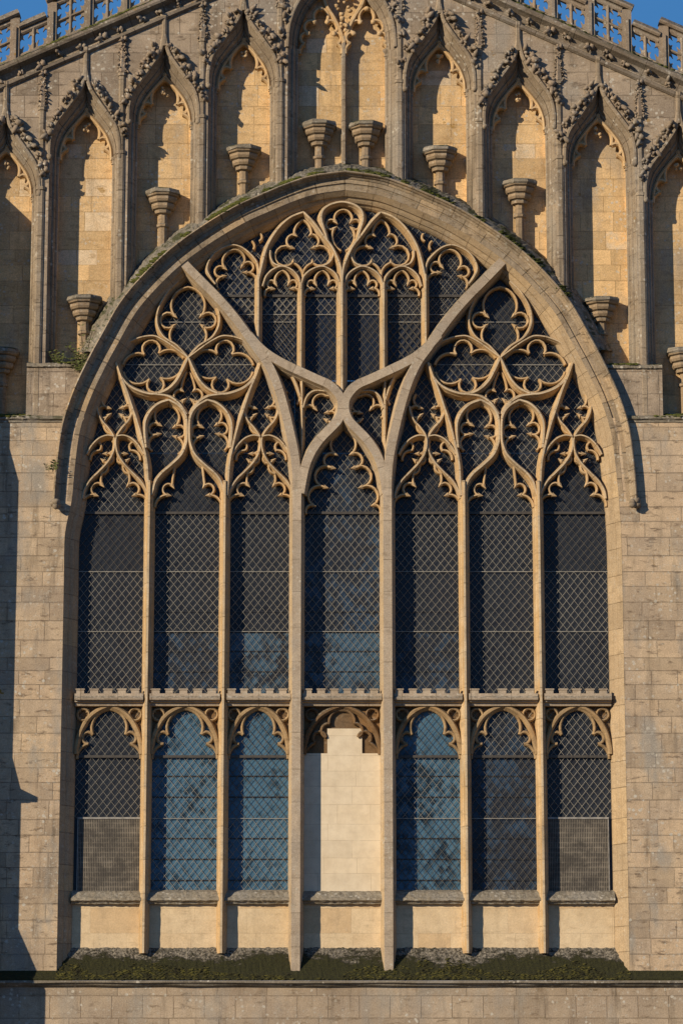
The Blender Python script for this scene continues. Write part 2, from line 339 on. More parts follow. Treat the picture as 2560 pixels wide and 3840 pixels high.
def grille():
    g = N("fine_wire_mesh"); P = g.pos.outputs['Position']; x, y, z = g.sep(P)
    sx = g.math('ABSOLUTE', g.math('SINE', g.math('MULTIPLY', x, math.pi/0.03))); sz = g.math('ABSOLUTE', g.math('SINE', g.math('MULTIPLY', z, math.pi/0.085)))
    w = g.math('MAXIMUM', g.ramp(sx, 0.55, 0.95), g.math('MULTIPLY', g.ramp(sz, 0.88, 0.99), 0.55))
    n = g.noise(g.vmul(P, (2.0, 1, 2.6)), 1.6, 6, 0.75); c = g.mix(g.ramp(n, 0.35, 0.7), (0.085, 0.073, 0.058), (0.26, 0.225, 0.175))
    g.set(g.b.inputs['Base Color'], g.mix(w, (0.02, 0.018, 0.016), c)); g.b.inputs['Roughness'].default_value = 0.8; return g.m
M['grille'] = grille()
def ground_mat():
    g = N("pale_gravel"); P = g.pos.outputs['Position']
    g.set(g.b.inputs['Base Color'], g.mix(g.noise(P, 0.4, 6), (0.075, 0.06, 0.035), (0.11, 0.09, 0.05))); g.b.inputs['Roughness'].default_value = 1.0; return g.m
M['ground'] = ground_mat()

# ------------------------------------------------------------------ ground
gb = MB(); gb.add([(-2500, -2500, 0), (2500, -2500, 0), (2500, 2500, 0), (-2500, 2500, 0)], [(0, 1, 2, 3)])
o = gb.build("ground", M['ground']); o['kind'] = 'structure'

# ------------------------------------------------------------------ the great arch: shared curves
XC = 1294.0
HOOD = [(1093, 1880), (1082, 1745), (1062, 1603), (1020, 1472), (963, 1351), (915, 1262), (845, 1140), (762, 1040), (655, 938), (530, 848), (412, 778), (318, 735), (228, 697), (127, 664), (0, 646)]
hl = [W(XC-dx, py, 0.0) for dx, py in HOOD]; hr = [W(XC+dx, py, 0.0) for dx, py in HOOD]
XA = hl[-1][0]
hl_s = spline(hl, 4); hr_s = spline(hr, 4)
EXTRA = hl_s + hr_s[::-1][1:]                 # extrados, left foot -> apex -> right foot (normal to the left = outwards)
def z_arch(x):
    """height of the extrados above x"""
    for P in (hl_s, hr_s):
        lo, hi = min(P[0][0], P[-1][0]), max(P[0][0], P[-1][0])
        if lo <= x <= hi:
            for a, b in zip(P, P[1:]):
                if min(a[0], b[0]) <= x <= max(a[0], b[0]) and abs(b[0]-a[0]) > 1e-9:
                    return a[1] + (b[1]-a[1])*(x-a[0])/(b[0]-a[0])
    return -99.0
# arris of the opening = extrados moved in; jambs straight down
nsE = normals(EXTRA)
arch_arris = [(x - n[0]*0.33, z - n[1]*0.33) for (x, z), n in zip(EXTRA, nsE)]
k_ap = len(arch_arris)//2
arch_arris[k_ap] = ((arch_arris[k_ap-1][0]+arch_arris[k_ap+1][0])/2, arch_arris[k_ap][1])
XJL = WX(238, 2300, 0.0); XJR = WX(2334, 2300, 0.0)
Z_FOOT = WZ(3652, 0.0)
aL = [p for p in arch_arris[:k_ap+1] if p[1] > WZ(1800, 0)]; aR = [p for p in arch_arris[k_ap+1:] if p[1] > WZ(1800, 0)]
jl = spline([(XJL, WZ(2150, 0)), (XJL+0.005, WZ(2000, 0)), (aL[0][0]-0.035, WZ(1880, 0)), aL[0]], 4)
jr = spline([aR[-1], (aR[-1][0]+0.035, WZ(1880, 0)), (XJR-0.005, WZ(2000, 0)), (XJR, WZ(2150, 0))], 4)
ARRIS = [(XJL, Z_FOOT-0.25)] + jl + aL[1:] + aR[:-1] + jr + [(XJR, Z_FOOT-0.25)]

Z_LEDGE = WZ(1567, 0.0)
# ------------------------------------------------------------------ the wall as one thing
wall = empty("stone_wall", (0, 0, 0), "weathered tan ashlar wall of squared blocks around the great traceried window", "wall")
def lower_side(side):
    mb = MB(); xe = -13.0*side if side > 0 else 13.0
    pts = [p for p in (ARRIS[:len(ARRIS)//2] if side > 0 else ARRIS[len(ARRIS)//2:][::-1]) if p[1] <= Z_LEDGE + 0.15]
    pts = [(p[0], p[1]) for p in pts]
    pts[0] = (pts[0][0], Z_FOOT-0.149); pts.append((pts[-1][0], pts[-1][1]))
    V = []; fs = []
    for x, z in pts: V += [(xe, 0, min(z, Z_LEDGE)), (x, 0, min(z, Z_LEDGE))]
    for i in range(len(pts)-1): fs.append((2*i, 2*i+1, 2*i+3, 2*i+2))
    mb.add(V, fs); mb.build("ashlar_face", M['ashlar'], wall)
lower_side(1); lower_side(-1)
mb = MB(); mb.add([(-13, 0, -0.2), (13, 0, -0.2), (13, 0, Z_FOOT-0.15), (-13, 0, Z_FOOT-0.15)], [(0, 1, 2, 3)]); mb.build("base_ashlar_face", M['base_ashlar'], wall)
# string course and mossy sloping sill in one run of stone
ZS0 = WZ(3553, 0.36); ZS1 = WZ(3640, 0.02); ZS2 = WZ(3672, -0.13)
mb = MB()
def slope_strip(mb, x0, x1, rows, nx):
    V = []; fs = []
    for j, (y, z) in enumerate(rows):
        for i in range(nx+1): V.append((x0+(x1-x0)*i/nx, y + rnd.uniform(-.006, .006)*(0 < j < len(rows)-1), z + rnd.uniform(-.007, .007)*(0 < j < len(rows)-1)))
    for j in range(len(rows)-1):
        for i in range(nx): fs.append((j*(nx+1)+i, j*(nx+1)+i+1, (j+1)*(nx+1)+i+1, (j+1)*(nx+1)+i))
    mb.add(V, fs)
rows = [(0.45, ZS0+0.12), (0.36, ZS0)] + [(0.36+(0.02-0.36)*t, ZS0+(ZS1-ZS0)*t) for t in (.25, .5, .75)] + [(0.02, ZS1), (-0.06, ZS1+(ZS2-ZS1)*.5), (-0.125, ZS2+0.01), (-0.13, ZS2-0.02)]
slope_strip(mb, XJL+0.0, XJR, rows, 260)
rows2 = [(0.01, ZS1+0.012), (-0.06, ZS1+(ZS2-ZS1)*.5), (-0.127, ZS2+0.01), (-0.132, ZS2-0.02)]
slope_strip(mb, -13, XJL+0.002, rows2, 150); slope_strip(mb, XJR-0.002, 13, rows2, 150)
mb.build("mossy_sill_slope", M['slope'], wall)
mb = MB(); rows = [(-0.131, ZS2-0.021), (-0.131, ZS2-0.06), (-0.09, ZS2-0.075), (-0.07, ZS2-0.10), (-0.03, ZS2-0.12), (0.0, ZS2-0.13)]
slope_strip(mb, -13, 13, rows, 60); mb.build("string_course", M['grey'], wall)

# ------------------------------------------------------------------ the great window
win = empty("great_window", (XA, 0.4, ZS0), "great pointed church window of seven tall lights with flowing curved tracery", "window")
def P_(mb, name, mat, parent=None): return mb.build(name, M[mat], parent or win)
# hood mould with drip (starts behind the wall plane), and mossy weathering above it
mb = MB(); hood_prof = [(0.0, 0.16), (0.012, -0.03), (0.004, -0.10), (-0.012, -0.15), (-0.03, -0.158), (-0.044, -0.145), (-0.05, -0.105), (-0.075, -0.075), (-0.085, -0.04), (-0.12, -0.02), (-0.125, 0.05)]
sweep(mb, EXTRA, hood_prof, caps=True); P_(mb, "hood_mould", 'arch')
mb = MB(); up_part = [p for p in EXTRA if p[1] > WZ(1345, 0)]
wpath = []
for a, b in zip(up_part, up_part[1:]):
    for t in (0, .33, .66): wpath.append((a[0]+(b[0]-a[0])*t, a[1]+(b[1]-a[1])*t))
wp = [(-0.02, -0.11), (0.04, -0.05), (0.11, 0.06), (0.19, 0.20), (0.26, 0.36), (0.32, 0.50), (0.37, 0.68)]
sweep(mb, wpath, wp)
mb.v = [(x + rnd.uniform(-.012, .012), y + rnd.uniform(-.012, .012), z + rnd.uniform(-.015, .015)) for x, y, z in mb.v]
mb.build("arch_weathering", M['grey'], win)
for p, s in ((EXTRA[0], 1), (EXTRA[-1], -1)):
    mb = MB(); 
    for q in range(7): blob(mb, (p[0]+s*(0.045+rnd.uniform(-.05, .05)), -0.09+rnd.uniform(-.06, .04), p[1]-0.03+rnd.uniform(-.08, .07)), rnd.uniform(.045, .075), sub=2, rough=.18)
    P_(mb, "hood_stop", 'mould')
# arch and jamb mouldings
mb = MB(); sweep(mb, [p for p in ARRIS if p[1] > WZ(1900, 0)], [(0.215, -0.004), (0.135, -0.004), (0.13, 0.018), (0.108, 0.03), (0.09, 0.018), (0.085, -0.004), (0.0, -0.004)]); P_(mb, "voussoir_face", 'arch')
mb = MB(); order = [(0.0, -0.0035), (-0.004, 0.004), (-0.082, 0.10), (-0.088, 0.145), (-0.125, 0.175), (-0.16, 0.215), (-0.163, 0.255), (-0.20, 0.305), (-0.222, 0.36), (-0.232, 0.47)]
sweep(mb, ARRIS, order); P_(mb, "arch_moulding", 'order')

# ---- tracery bars
KB = [0]
def bar_prof(kind):
    KB[0] += 1; j = 0.0007*(KB[0] % 44)
    if kind == 'major': w, f, yf = 0.275, 0.150, 0.02
    else: w, f, yf = {'minor': (0.145, 0.028, 0.13), 'thin': (0.105, 0.018, 0.17), 'mid': (0.195, 0.036, 0.10)}[kind]
    d = 0.46 - yf; k = (w-f)/2
    # chamfer, hollow, then a deep side back to the glass
    pr = [(f/2, yf+j), (f/2+.005, yf+.014+j), (f/2+k*.38, yf+d*.28), (f/2+k*.55, yf+d*.33), (f/2+k*.62, yf+d*.42), (f/2+k*.92, yf+d*.70), (w/2, yf+d*.76), (w/2, 0.46)]
    return [(-o_, y_) for o_, y_ in pr[::-1]] + pr
YF = {'major': 0.05, 'minor': 0.18, 'thin': 0.21, 'mid': 0.14}
def bar(pts, kind='minor', name='tracery_rib', mat=None, n=5, mir=None):
    """pts in survey pixels"""
    y = YF[kind]
    for k, q in enumerate([pts] + ([[(2*mir-a, b) for a, b in pts]] if mir else [])):
        mb = MB(); path = spline([W(a, b, y) for a, b in q], n)
        sweep(mb, path, bar_prof(kind), caps=True)
        P_(mb, name, mat or ('major' if kind == 'major' else 'tracery'))
def A(*p): return [(280+.4592*a, 1000+.4592*b) for a, b in p]
def B(*p): return [(660+.4592*a, 720+.4592*b) for a, b in p]
def C(*p): return [(930+.4592*a, 1300+.4592*b) for a, b in p]
def mirror(pts, c): return [(2*c-a, b) for a, b in pts]
cusp_groups = {}
def cusps(name, arcs, mirs=(), y0=0.25, w=0.046, deep=0.165):
    """foil arcs of one opening; each list of mirrors is applied in turn; one mesh for one opening's foils"""
    sets = [arcs]
    for m in mirs: sets = sets + [[mirror(a, m) for a in s] for s in sets]
    for s in sets: cusp_groups.setdefault(name, []).append((s, y0, w, deep))

XS = 706.0; X2 = 1290.0         # mirror lines: left three lights, whole window
def quad(pts, kind='minor', local=XS, both=True, name='tracery_rib'):
    bar(pts, kind, name, mir=X2)
    if local: bar(mirror(pts, local), kind, name, mir=X2)
# main ribs and mullions (front plane of the window)
XM3 = WX(1113, 1920, .05); XM4 = WX(1452, 1920, .05)
rib = [(1113, 1900), (1113, 1805), (1105, 1713), (1087, 1621), (1065, 1530), (1037, 1438), (1002, 1362), (958, 1300), (890, 1204), (821, 1122), (752, 1052), (692, 990), (676, 972)]
def main_mullion(x, pts):
    path = [(x, Z_FOOT-0.02)] + [(x, WZ(p, .05)) for p in (3000, 2400, 2000)] + spline([W(a, b, .05) for a, b in pts], 5)[1:]
    mb = MB(); sweep(mb, path, bar_prof('major'), caps=True); P_(mb, "main_mullion", 'major')
main_mullion(XM3, rib); main_mullion(XM4, mirror(rib, 1282.5))
U = [(930, 1255), (975, 1305), (1022, 1341), (1081, 1373), (1137, 1399), (1187, 1422), (1230, 1441), (1258, 1465), (1279, 1499), (1281, 1539), (1268, 1575), (1240, 1606), (1201, 1646), (1169, 1692), (1146, 1745), (1133, 1800), (1125, 1850)]
bar(U, 'major', 'ogee_rib', mir=1287)
# minor mullions
XM = {1: WX(560, 1900, .18), 2: WX(843, 1900, .18), 5: WX(1738, 1900, .18), 6: WX(2017, 1900, .18)}
for k, x in XM.items():
    mb = MB(); sweep(mb, [(x, WZ(3575, .18)), (x, WZ(2700, .18)), (x, WZ(1880, .18)), (x, WZ(1805, .18))], bar_prof('mid'), caps=True); P_(mb, "mullion", 'tracery')
# left three lights, mirrored inside and across
strut = [(560, 1860), (556, 1804), (551, 1735), (537, 1666), (519, 1597), (496, 1528), (473, 1459), (452, 1409), (436, 1362)]
quad(strut, 'minor')
quad([(568, 1858), (574, 1840), (583, 1808), (606, 1776), (643, 1744), (680, 1707), (698, 1666), (702, 1629), (700, 1574), (688, 1542), (666, 1519), (634, 1501)], 'minor')
quad([(634, 1501), (597, 1514), (565, 1542), (546, 1580), (543, 1622), (548, 1680)], 'minor')
quad([(438, 1367), (452, 1408), (480, 1443), (519, 1466), (574, 1479), (624, 1464), (660, 1432), (684, 1390), (706, 1342)], 'minor')
quad([(455, 1312), (478, 1288), (500, 1276), (537, 1264), (578, 1261), (611, 1275), (647, 1298), (706, 1342)], 'thin')
quad([(574, 1479), (629, 1486), (670, 1512), (700, 1555)], 'minor')
quad([(706, 1342), (666, 1298), (617, 1266), (593, 1227), (589, 1188), (600, 1145), (630, 1095), (670, 1055)], 'thin')
X1 = 433.0
def quad1(pts, kind='thin'):
    for q in (pts, mirror(pts, X1)):
        quad(q, kind)
quad1([(556, 1870), (549, 1838), (527, 1802), (496, 1771), (464, 1737), (443, 1703), (435, 1670), (438, 1638), (458, 1606), (482, 1579), (496, 1550), (500, 1525)])
quad1([(436, 1638), (464, 1634), (496, 1647), (523, 1675), (540, 1705)])
# upper middle: four small lights, two wide lights at the sides, three eyelets
XU = 1282.0
def vb(px, y0, y1, kind, name='mullion'):
    x = WX(px, (y0+y1)/2, .18); mb = MB(); sweep(mb, [(x, WZ(y0, .18)), (x, WZ((y0+y1)/2, .18)), (x, WZ(y1, .18))], bar_prof(kind), caps=True); P_(mb, name, 'tracery')
vb(1281, 1470, 1060, 'mid')
for px in (1128, 1438): vb(px, 1410, 1062, 'minor')
for px in (968, 1594): vb(px, 1300, 1030, 'minor')
ub = lambda pts, kind='minor': bar(pts, kind, mir=XU)
ub([(1282, 1075), (1279, 1018), (1267, 977), (1243, 927), (1211, 885), (1174, 835), (1138, 798)])
ub([(968, 1055), (976, 1020), (986, 977), (1000, 930), (1023, 886), (1055, 845), (1092, 815), (1138, 797)])
ub([(1226, 905), (1216, 867), (1206, 835), (1204, 810), (1213, 787), (1236, 770), (1265, 761), (1284, 759)])
ub([(984, 1075), (989, 1060), (999, 1035), (1023, 1012), (1057, 1000), (1092, 1012), (1117, 1038), (1128, 1072)], 'thin')
ub([(1129, 1072), (1140, 1037), (1168, 1012), (1206, 1000), (1238, 1012), (1262, 1034), (1276, 1072)], 'thin')
ub([(1013, 940), (1014, 965), (1027, 989), (1057, 1001)], 'thin'); ub([(1206, 1001), (1234, 986), (1248, 962), (1250, 938)], 'thin')
ub([(808, 1066), (792, 1045), (777, 1014), (784, 980), (811, 945), (862, 921), (903, 927), (943, 958), (966, 993), (972, 1045)], 'thin')
# beside the neck of the ogee
bar([(1132, 1425), (1132, 1560), (1132, 1720)], 'thin', mir=1287)
bar([(1136, 1530), (1150, 1490), (1180, 1466), (1232, 1470)], 'thin', mir=1287)
bar([(1090, 1400), (1108, 1435), (1130, 1500)], 'thin', mir=1287)

# ---- cusping
cusps("light_two", [A((815, 1630), (806, 1710), (797, 1785)), A((797, 1785), (722, 1805), (758, 1864)), A((758, 1864), (688, 1890), (656, 1965))], (707, X2))
cusps("dagger", [A((765, 1125), (655, 1200), (690, 1287)), A((690, 1287), (605, 1325), (678, 1368)), A((678, 1368), (605, 1420), (630, 1500)),
                 A((775, 1130), (855, 1215), (825, 1303)), A((825, 1303), (905, 1340), (830, 1390)), A((830, 1390), (885, 1440), (845, 1530))], (XS, X2))
cusps("lens", [A((570, 715), (625, 600), (690, 707)), A((395, 800), (470, 715), (570, 715)), A((690, 707), (800, 680), (890, 745)), A((610, 918), (655, 1030), (700, 905)), A((400, 860), (500, 955), (610, 918)), A((700, 905), (805, 905), (885, 800))], (XS, X2))
cusps("top_eye", [A((930, 165), (800, 260), (815, 397)), A((815, 397), (700, 425), (805, 487)), A((805, 487), (780, 580), (850, 665))], (XS, X2))
cusps("diamond", [A((915, 860), (885, 930), (870, 1003)), A((870, 1003), (810, 1055), (888, 1095)), A((888, 1095), (878, 1150), (925, 1200))], (XS, X2))
cusps("side_light", [A((310, 1590), (225, 1680), (222, 1777)), A((222, 1777), (140, 1800), (167, 1862)), A((167, 1862), (92, 1880), (62, 1960))], (X1, XS, X2))
cusps("side_dagger", [A((135, 1470), (185, 1430), (205, 1500)), A((310, 1420), (325, 1480), (262, 1527)), A((262, 1527), (318, 1560), (240, 1587)), A((240, 1587), (270, 1640), (215, 1690)), A((130, 1580), (140, 1530), (205, 1500))], (X1, XS, X2))
cusps("side_eye", [A((425, 1040), (440, 1110), (395, 1150)), A((395, 1150), (478, 1190), (390, 1217)), A((390, 1217), (425, 1270), (345, 1370))], (X1, XS, X2))
cusps("middle_light", [C((800, 690), (880, 790), (850, 872)), C((850, 872), (935, 930), (868, 987)), C((868, 987), (1005, 1040), (928, 1145)), C((928, 1145), (1055, 1190), (1030, 1290)), C((1030, 1290), (1072, 1310), (1078, 1365))], (1286.5,))
cusps("neck_eye", [C((470, 580), (475, 480), (545, 500)), C((545, 500), (540, 415), (640, 400)), C((640, 400), (715, 465), (652, 535)), C((652, 535), (722, 570), (645, 602)), C((645, 602), (690, 650), (620, 730))], (1287,))
cusps("neck_slip", [C((385, 330), (420, 400), (400, 470)), C((320, 360), (300, 400), (345, 440))], (1287,))
for dx in (0, 325):
    cusps("small_light%d" % dx, [B((868+dx, 640), (922+dx, 690), (925+dx, 742)), B((925+dx, 742), (990+dx, 745), (957+dx, 787)), B((957+dx, 787), (1000+dx, 800), (1008+dx, 850))], (660+.4592*(868+dx), XU))
cusps("wide_light", [B((470, 470), (390, 530), (395, 617)), B((395, 617), (318, 650), (383, 690)), B((383, 690), (335, 725), (345, 790)), B((470, 470), (560, 530), (545, 602)), B((545, 602), (635, 610), (575, 657)), B((575, 657), (650, 690), (655, 780))], (XU,))
cusps("ogee_eye", [B((1035, 225), (1100, 300), (1105, 345)), B((1105, 345), (1165, 390), (1130, 452)), B((1130, 452), (1260, 500), (1115, 577)), B((1115, 577), (1055, 620), (1035, 700))], (660+.4592*1035, XU))
cusps("top_teardrop", [B((1373, 145), (1310, 170), (1297, 237)), B((1297, 237), (1225, 275), (1287, 302)), B((1287, 302), (1280, 400), (1345, 480))], (XU+5,))
cusps("high_slip", [B((620, 400), (640, 430), (632, 470)), B((690, 340), (700, 380), (680, 400))], (XU,))
for name, sets in cusp_groups.items():
    for s, y0, w, deep in sets:
        mb = MB(); pts_ = []
        for a in s:
            KB[0] += 1; j = 0.0009*(KB[0] % 25)
            p = arc3(*[W(q[0], q[1], y0) for q in a])
            pts_.append(p)
            sweep(mb, p, [(-w/2, y0+deep), (-w/2, y0+.03+j), (-w*.18, y0+j), (w*.18, y0+j), (w/2, y0+.03+j), (w/2, y0+deep)], caps=True)
        for p, q in zip(pts_, pts_[1:]):
            if math.dist(p[-1], q[0]) > .01: continue
            t1 = (p[-1][0]-p[-3][0], p[-1][1]-p[-3][1]); t2 = (q[0][0]-q[2][0], q[0][1]-q[2][1])
            dx, dz = t1[0]/math.hypot(*t1)+t2[0]/math.hypot(*t2), t1[1]/math.hypot(*t1)+t2[1]/math.hypot(*t2); l = math.hypot(dx, dz)
            if l < .2: continue
            dx /= l; dz /= l; cx, cz = p[-1]; k = .040
            tip = (cx+dx*.08, cz+dz*.08); b1 = (cx-dx*.02-dz*k, cz-dz*.02+dx*k); b2 = (cx-dx*.02+dz*k, cz-dz*.02-dx*k); yy = y0-.006
            mb.add([(b1[0], yy+.03, b1[1]), (cx, yy, cz), (b2[0], yy+.03, b2[1]), (tip[0], yy+.012, tip[1]), (b1[0], yy+.1, b1[1]), (b2[0], yy+.1, b2[1]), (tip[0], yy+.1, tip[1])],
                   [(0, 1, 3), (1, 2, 3), (0, 3, 6, 4), (3, 2, 5, 6)])
        P_(mb, "cusping", 'cusp')

# ---- lights: glass, wire guard, bars
GY = 0.43; WY = 0.395
JL = XJL + 0.225; JR = XJR - 0.225
XS_ = [JL, XM[1], XM[2], XM3, XM4, XM[5], XM[6], JR]
def lattice(mb, x0, x1, z0, z1, y, w=0.0105, dx=LDX, dz=LDZ, clip=False):
    L = math.hypot(dx, dz)
    for sgn in (1, -1):
        # lines x/dx + sgn*z/dz = k
        c = [x/dx + sgn*z/dz for x in (x0, x1) for z in (z0, z1)]
        ph = rnd.random()
        for k in [q+ph for q in range(math.ceil(min(c))-1, math.floor(max(c))+1)]:
            pts = []
            for xx in (x0, x1):
                zz = (k - xx/dx)*sgn*dz
                if z0 <= zz <= z1: pts.append((xx, zz))
            for zz in (z0, z1):
                xx = (k - sgn*zz/dz)*dx
                if x0 <= xx <= x1: pts.append((xx, zz))
            if len(pts) < 2: continue
            a = min(pts); b = max(pts)
            sl = rnd.gauss(0, .003); a = (a[0], a[1]+sl); b = (b[0], b[1]-sl)
            if math.dist(a, b) < 0.02: continue
            if clip:
                ok = [t/60 for t in range(61) if a[1]+(b[1]-a[1])*t/60 < z_arch(a[0]+(b[0]-a[0])*t/60)-.30]
                if len(ok) < 2: continue
                a, b = tuple(a[j]+(b[j]-a[j])*ok[0] for j in (0, 1)), tuple(a[j]+(b[j]-a[j])*ok[-1] for j in (0, 1))
            ux, uz = (b[0]-a[0]), (b[1]-a[1]); l = math.hypot(ux, uz); nx, nz = -uz/l*w/2, ux/l*w/2
            yy = y + (0.004 if sgn > 0 else 0.0)
            V = [(a[0]-nx, yy, a[1]-nz), (a[0], yy-.006, a[1]), (a[0]+nx, yy, a[1]+nz), (b[0]-nx, yy, b[1]-nz), (b[0], yy-.006, b[1]), (b[0]+nx, yy, b[1]+nz)]
            mb.add(V, [(0, 3, 4, 1), (1, 4, 5, 2)])
def span(x0, x1, z, tr):
    if not tr: return (x0, x1)
    xs = [x0+(x1-x0)*k/200 for k in range(201) if z_arch(x0+(x1-x0)*k/200)-.36 > z]
    return (xs[0], xs[-1])
def light(x0, x1, z0, z1, mat, bars=(), thin=(), leads=(), label=None, y=GY, name="light_glass", guard=True, gz0=None):
    tr = name == "tracery_glass"; mb = MB(); nx = 40 if tr else 1; V = []
    for i in range(nx+1):
        xx = x0+(x1-x0)*i/nx; V += [(xx, y, z0), (xx, y, max(z0, min(z1, z_arch(xx)-.25)) if tr else z1)]
    mb.add(V, [(2*i, 2*i+2, 2*i+3, 2*i+1) for i in range(nx)])
    g = P_(mb, name, mat)
    if label: g['label'] = label
    if guard:
        zs = sorted([gz0 if gz0 is not None else z0] + [q for q in list(bars)+list(thin)] + [z1])
        for q0, q1 in zip(zs, zs[1:]):
            if q1 - q0 < .05: continue
            mb = MB(); lattice(mb, x0, x1, q0+.004, q1-.004, WY+rnd.uniform(-.012, .006), w=rnd.uniform(.0072, .0098), dx=LDX*rnd.uniform(.97, 1.03), dz=LDZ*rnd.uniform(.97, 1.03), clip=tr)
            if not mb.v: continue
            mb.build("wire_guard", M[rnd.choice(('wire', 'wire', 'dull_wire'))], g)
    if bars:
        mb = MB()
        for zz in bars: mb.box(*span(x0, x1, zz, tr), WY-.03, WY-.012, zz-.022, zz+.022)
        mb.build("saddle_bar", M['iron'], g)
    if thin:
        mb = MB()
        for zz in thin: mb.box(*span(x0, x1, zz, tr), WY-.011, WY-.004, zz-.006, zz+.006)
        mb.build("guard_rail", M['wire'], g)
    if leads:
        mb = MB()
        for zz in leads: mb.box(x0, x1, y-.014, y-.001, zz-.011, zz+.011)
        mb.build("glazing_bar", M['lead'], g)
    return g
ZLT = WZ(2630, .35); Z_T = ZLT+.001; Z_HEAD = WZ(1925, .38)
for i in range(7):
    mat = 'faint_sky_glass' if i == 3 else 'dark_glass'
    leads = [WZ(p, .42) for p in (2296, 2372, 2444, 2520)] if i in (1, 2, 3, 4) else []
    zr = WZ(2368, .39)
    low = {1: 'faint_sky_glass', 2: 'patchy_sky_glass', 3: 'patchy_sky_glass', 4: 'faint_sky_glass'}.get(i, 'dark_glass')  # painted sky blue for the lower panes of the middle lights
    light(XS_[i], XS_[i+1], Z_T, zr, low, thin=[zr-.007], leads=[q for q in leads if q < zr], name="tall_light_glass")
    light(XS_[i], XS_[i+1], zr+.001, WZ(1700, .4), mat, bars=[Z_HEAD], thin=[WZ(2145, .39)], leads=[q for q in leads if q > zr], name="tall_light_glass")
# tracery glass above (three fields)
light(JL, XM3-.05, WZ(1700, .4)+.001, WZ(960, .4), 'dark_glass', name="tracery_glass", thin=[WZ(1370, .39), WZ(1210, .39)])
light(XM4+.05, JR, WZ(1700, .4)+.001, WZ(960, .4), 'dark_glass', name="tracery_glass", thin=[WZ(1370, .39), WZ(1210, .39)])
light(XM3-.049, XM4+.049, WZ(1700, .4)+.001, WZ(1430, .4), 'dark_glass', name="tracery_glass")
M['upper_glass'] = glass("upper_quarry_glass", (0.028, 0.031, 0.039), (0.016, 0.024, 0.045), 0.45, 5.0)
light(WX(740, 1100, .43), WX(1830, 1100, .43), WZ(1429, .4), WZ(735, .4), 'upper_glass', bars=[WZ(1112, .38)], thin=[WZ(1182, .39)], name="tracery_glass", y=GY-.012)
# lower tier
Z_B = WZ(3346, .38)
LT = [('dark_glass', 'dark lower light with a fine mesh grille in its foot'), ('full_sky_glass', None), ('full_sky_glass', None), (None, None), ('full_sky_glass', None), ('faint_sky_glass', None), ('dark_glass', 'dark lower light with a fine mesh grille in its foot')]
ZLT = WZ(2630, .35)
for i in range(7):
    if i == 3: continue
    gz = WZ(3070, .39) if i in (0, 6) else None
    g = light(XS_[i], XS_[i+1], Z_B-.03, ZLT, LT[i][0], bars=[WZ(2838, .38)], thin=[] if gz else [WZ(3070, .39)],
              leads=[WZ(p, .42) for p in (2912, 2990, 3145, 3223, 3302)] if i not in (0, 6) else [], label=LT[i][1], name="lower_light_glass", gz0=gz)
    if gz:
        x0, x1 = XS_[i]+.06, XS_[i+1]-.06
        mb = MB(); mb.box(x0, x1, .375, .385, Z_B-.02, gz-.012); gr = mb.build("mesh_grille", M['grille'], win)
        mb = MB(); mb.box(x0, x1, .36, .388, gz-.012, gz+.02); mb.box(x0, x0+.016, .37, .388, Z_B-.02, gz-.013); mb.box(x1-.016, x1, .37, .388, Z_B-.02, gz-.013)
        mb.build("grille_frame", M['frame'], gr)
# the fourth lower light: blocked with new cream stone under old blind tracery
x0, x1 = XM3, XM4
mb = MB(); mb.add([(x0, .41, Z_B-.05), (x1, .41, Z_B-.05), (x1, .41, ZLT), (x0, .41, ZLT)], [(0, 1, 2, 3)]); o = P_(mb, "old_blind_panel", 'brown'); o['label'] = "old brown blind tracery panel behind the cream blocking"
cxm = (x0+x1)/2
mb = MB(); zA = WZ(2826, .36); zB = WZ(2733, .36); hx = WX(1357, 2780, .36)-WX(1227, 2780, .36)
xa = WX(1227, 2780, .36); xb = WX(1357, 2780, .36)
mb.box(x0, x1, .36, .40, Z_B-.05, zA); mb.box(xa, xb, .362, .40, zA, zB); o = P_(mb, "cream_blocking", 'cream'); o['label'] = "new cream stone blocks filling the middle light with a stepped top"

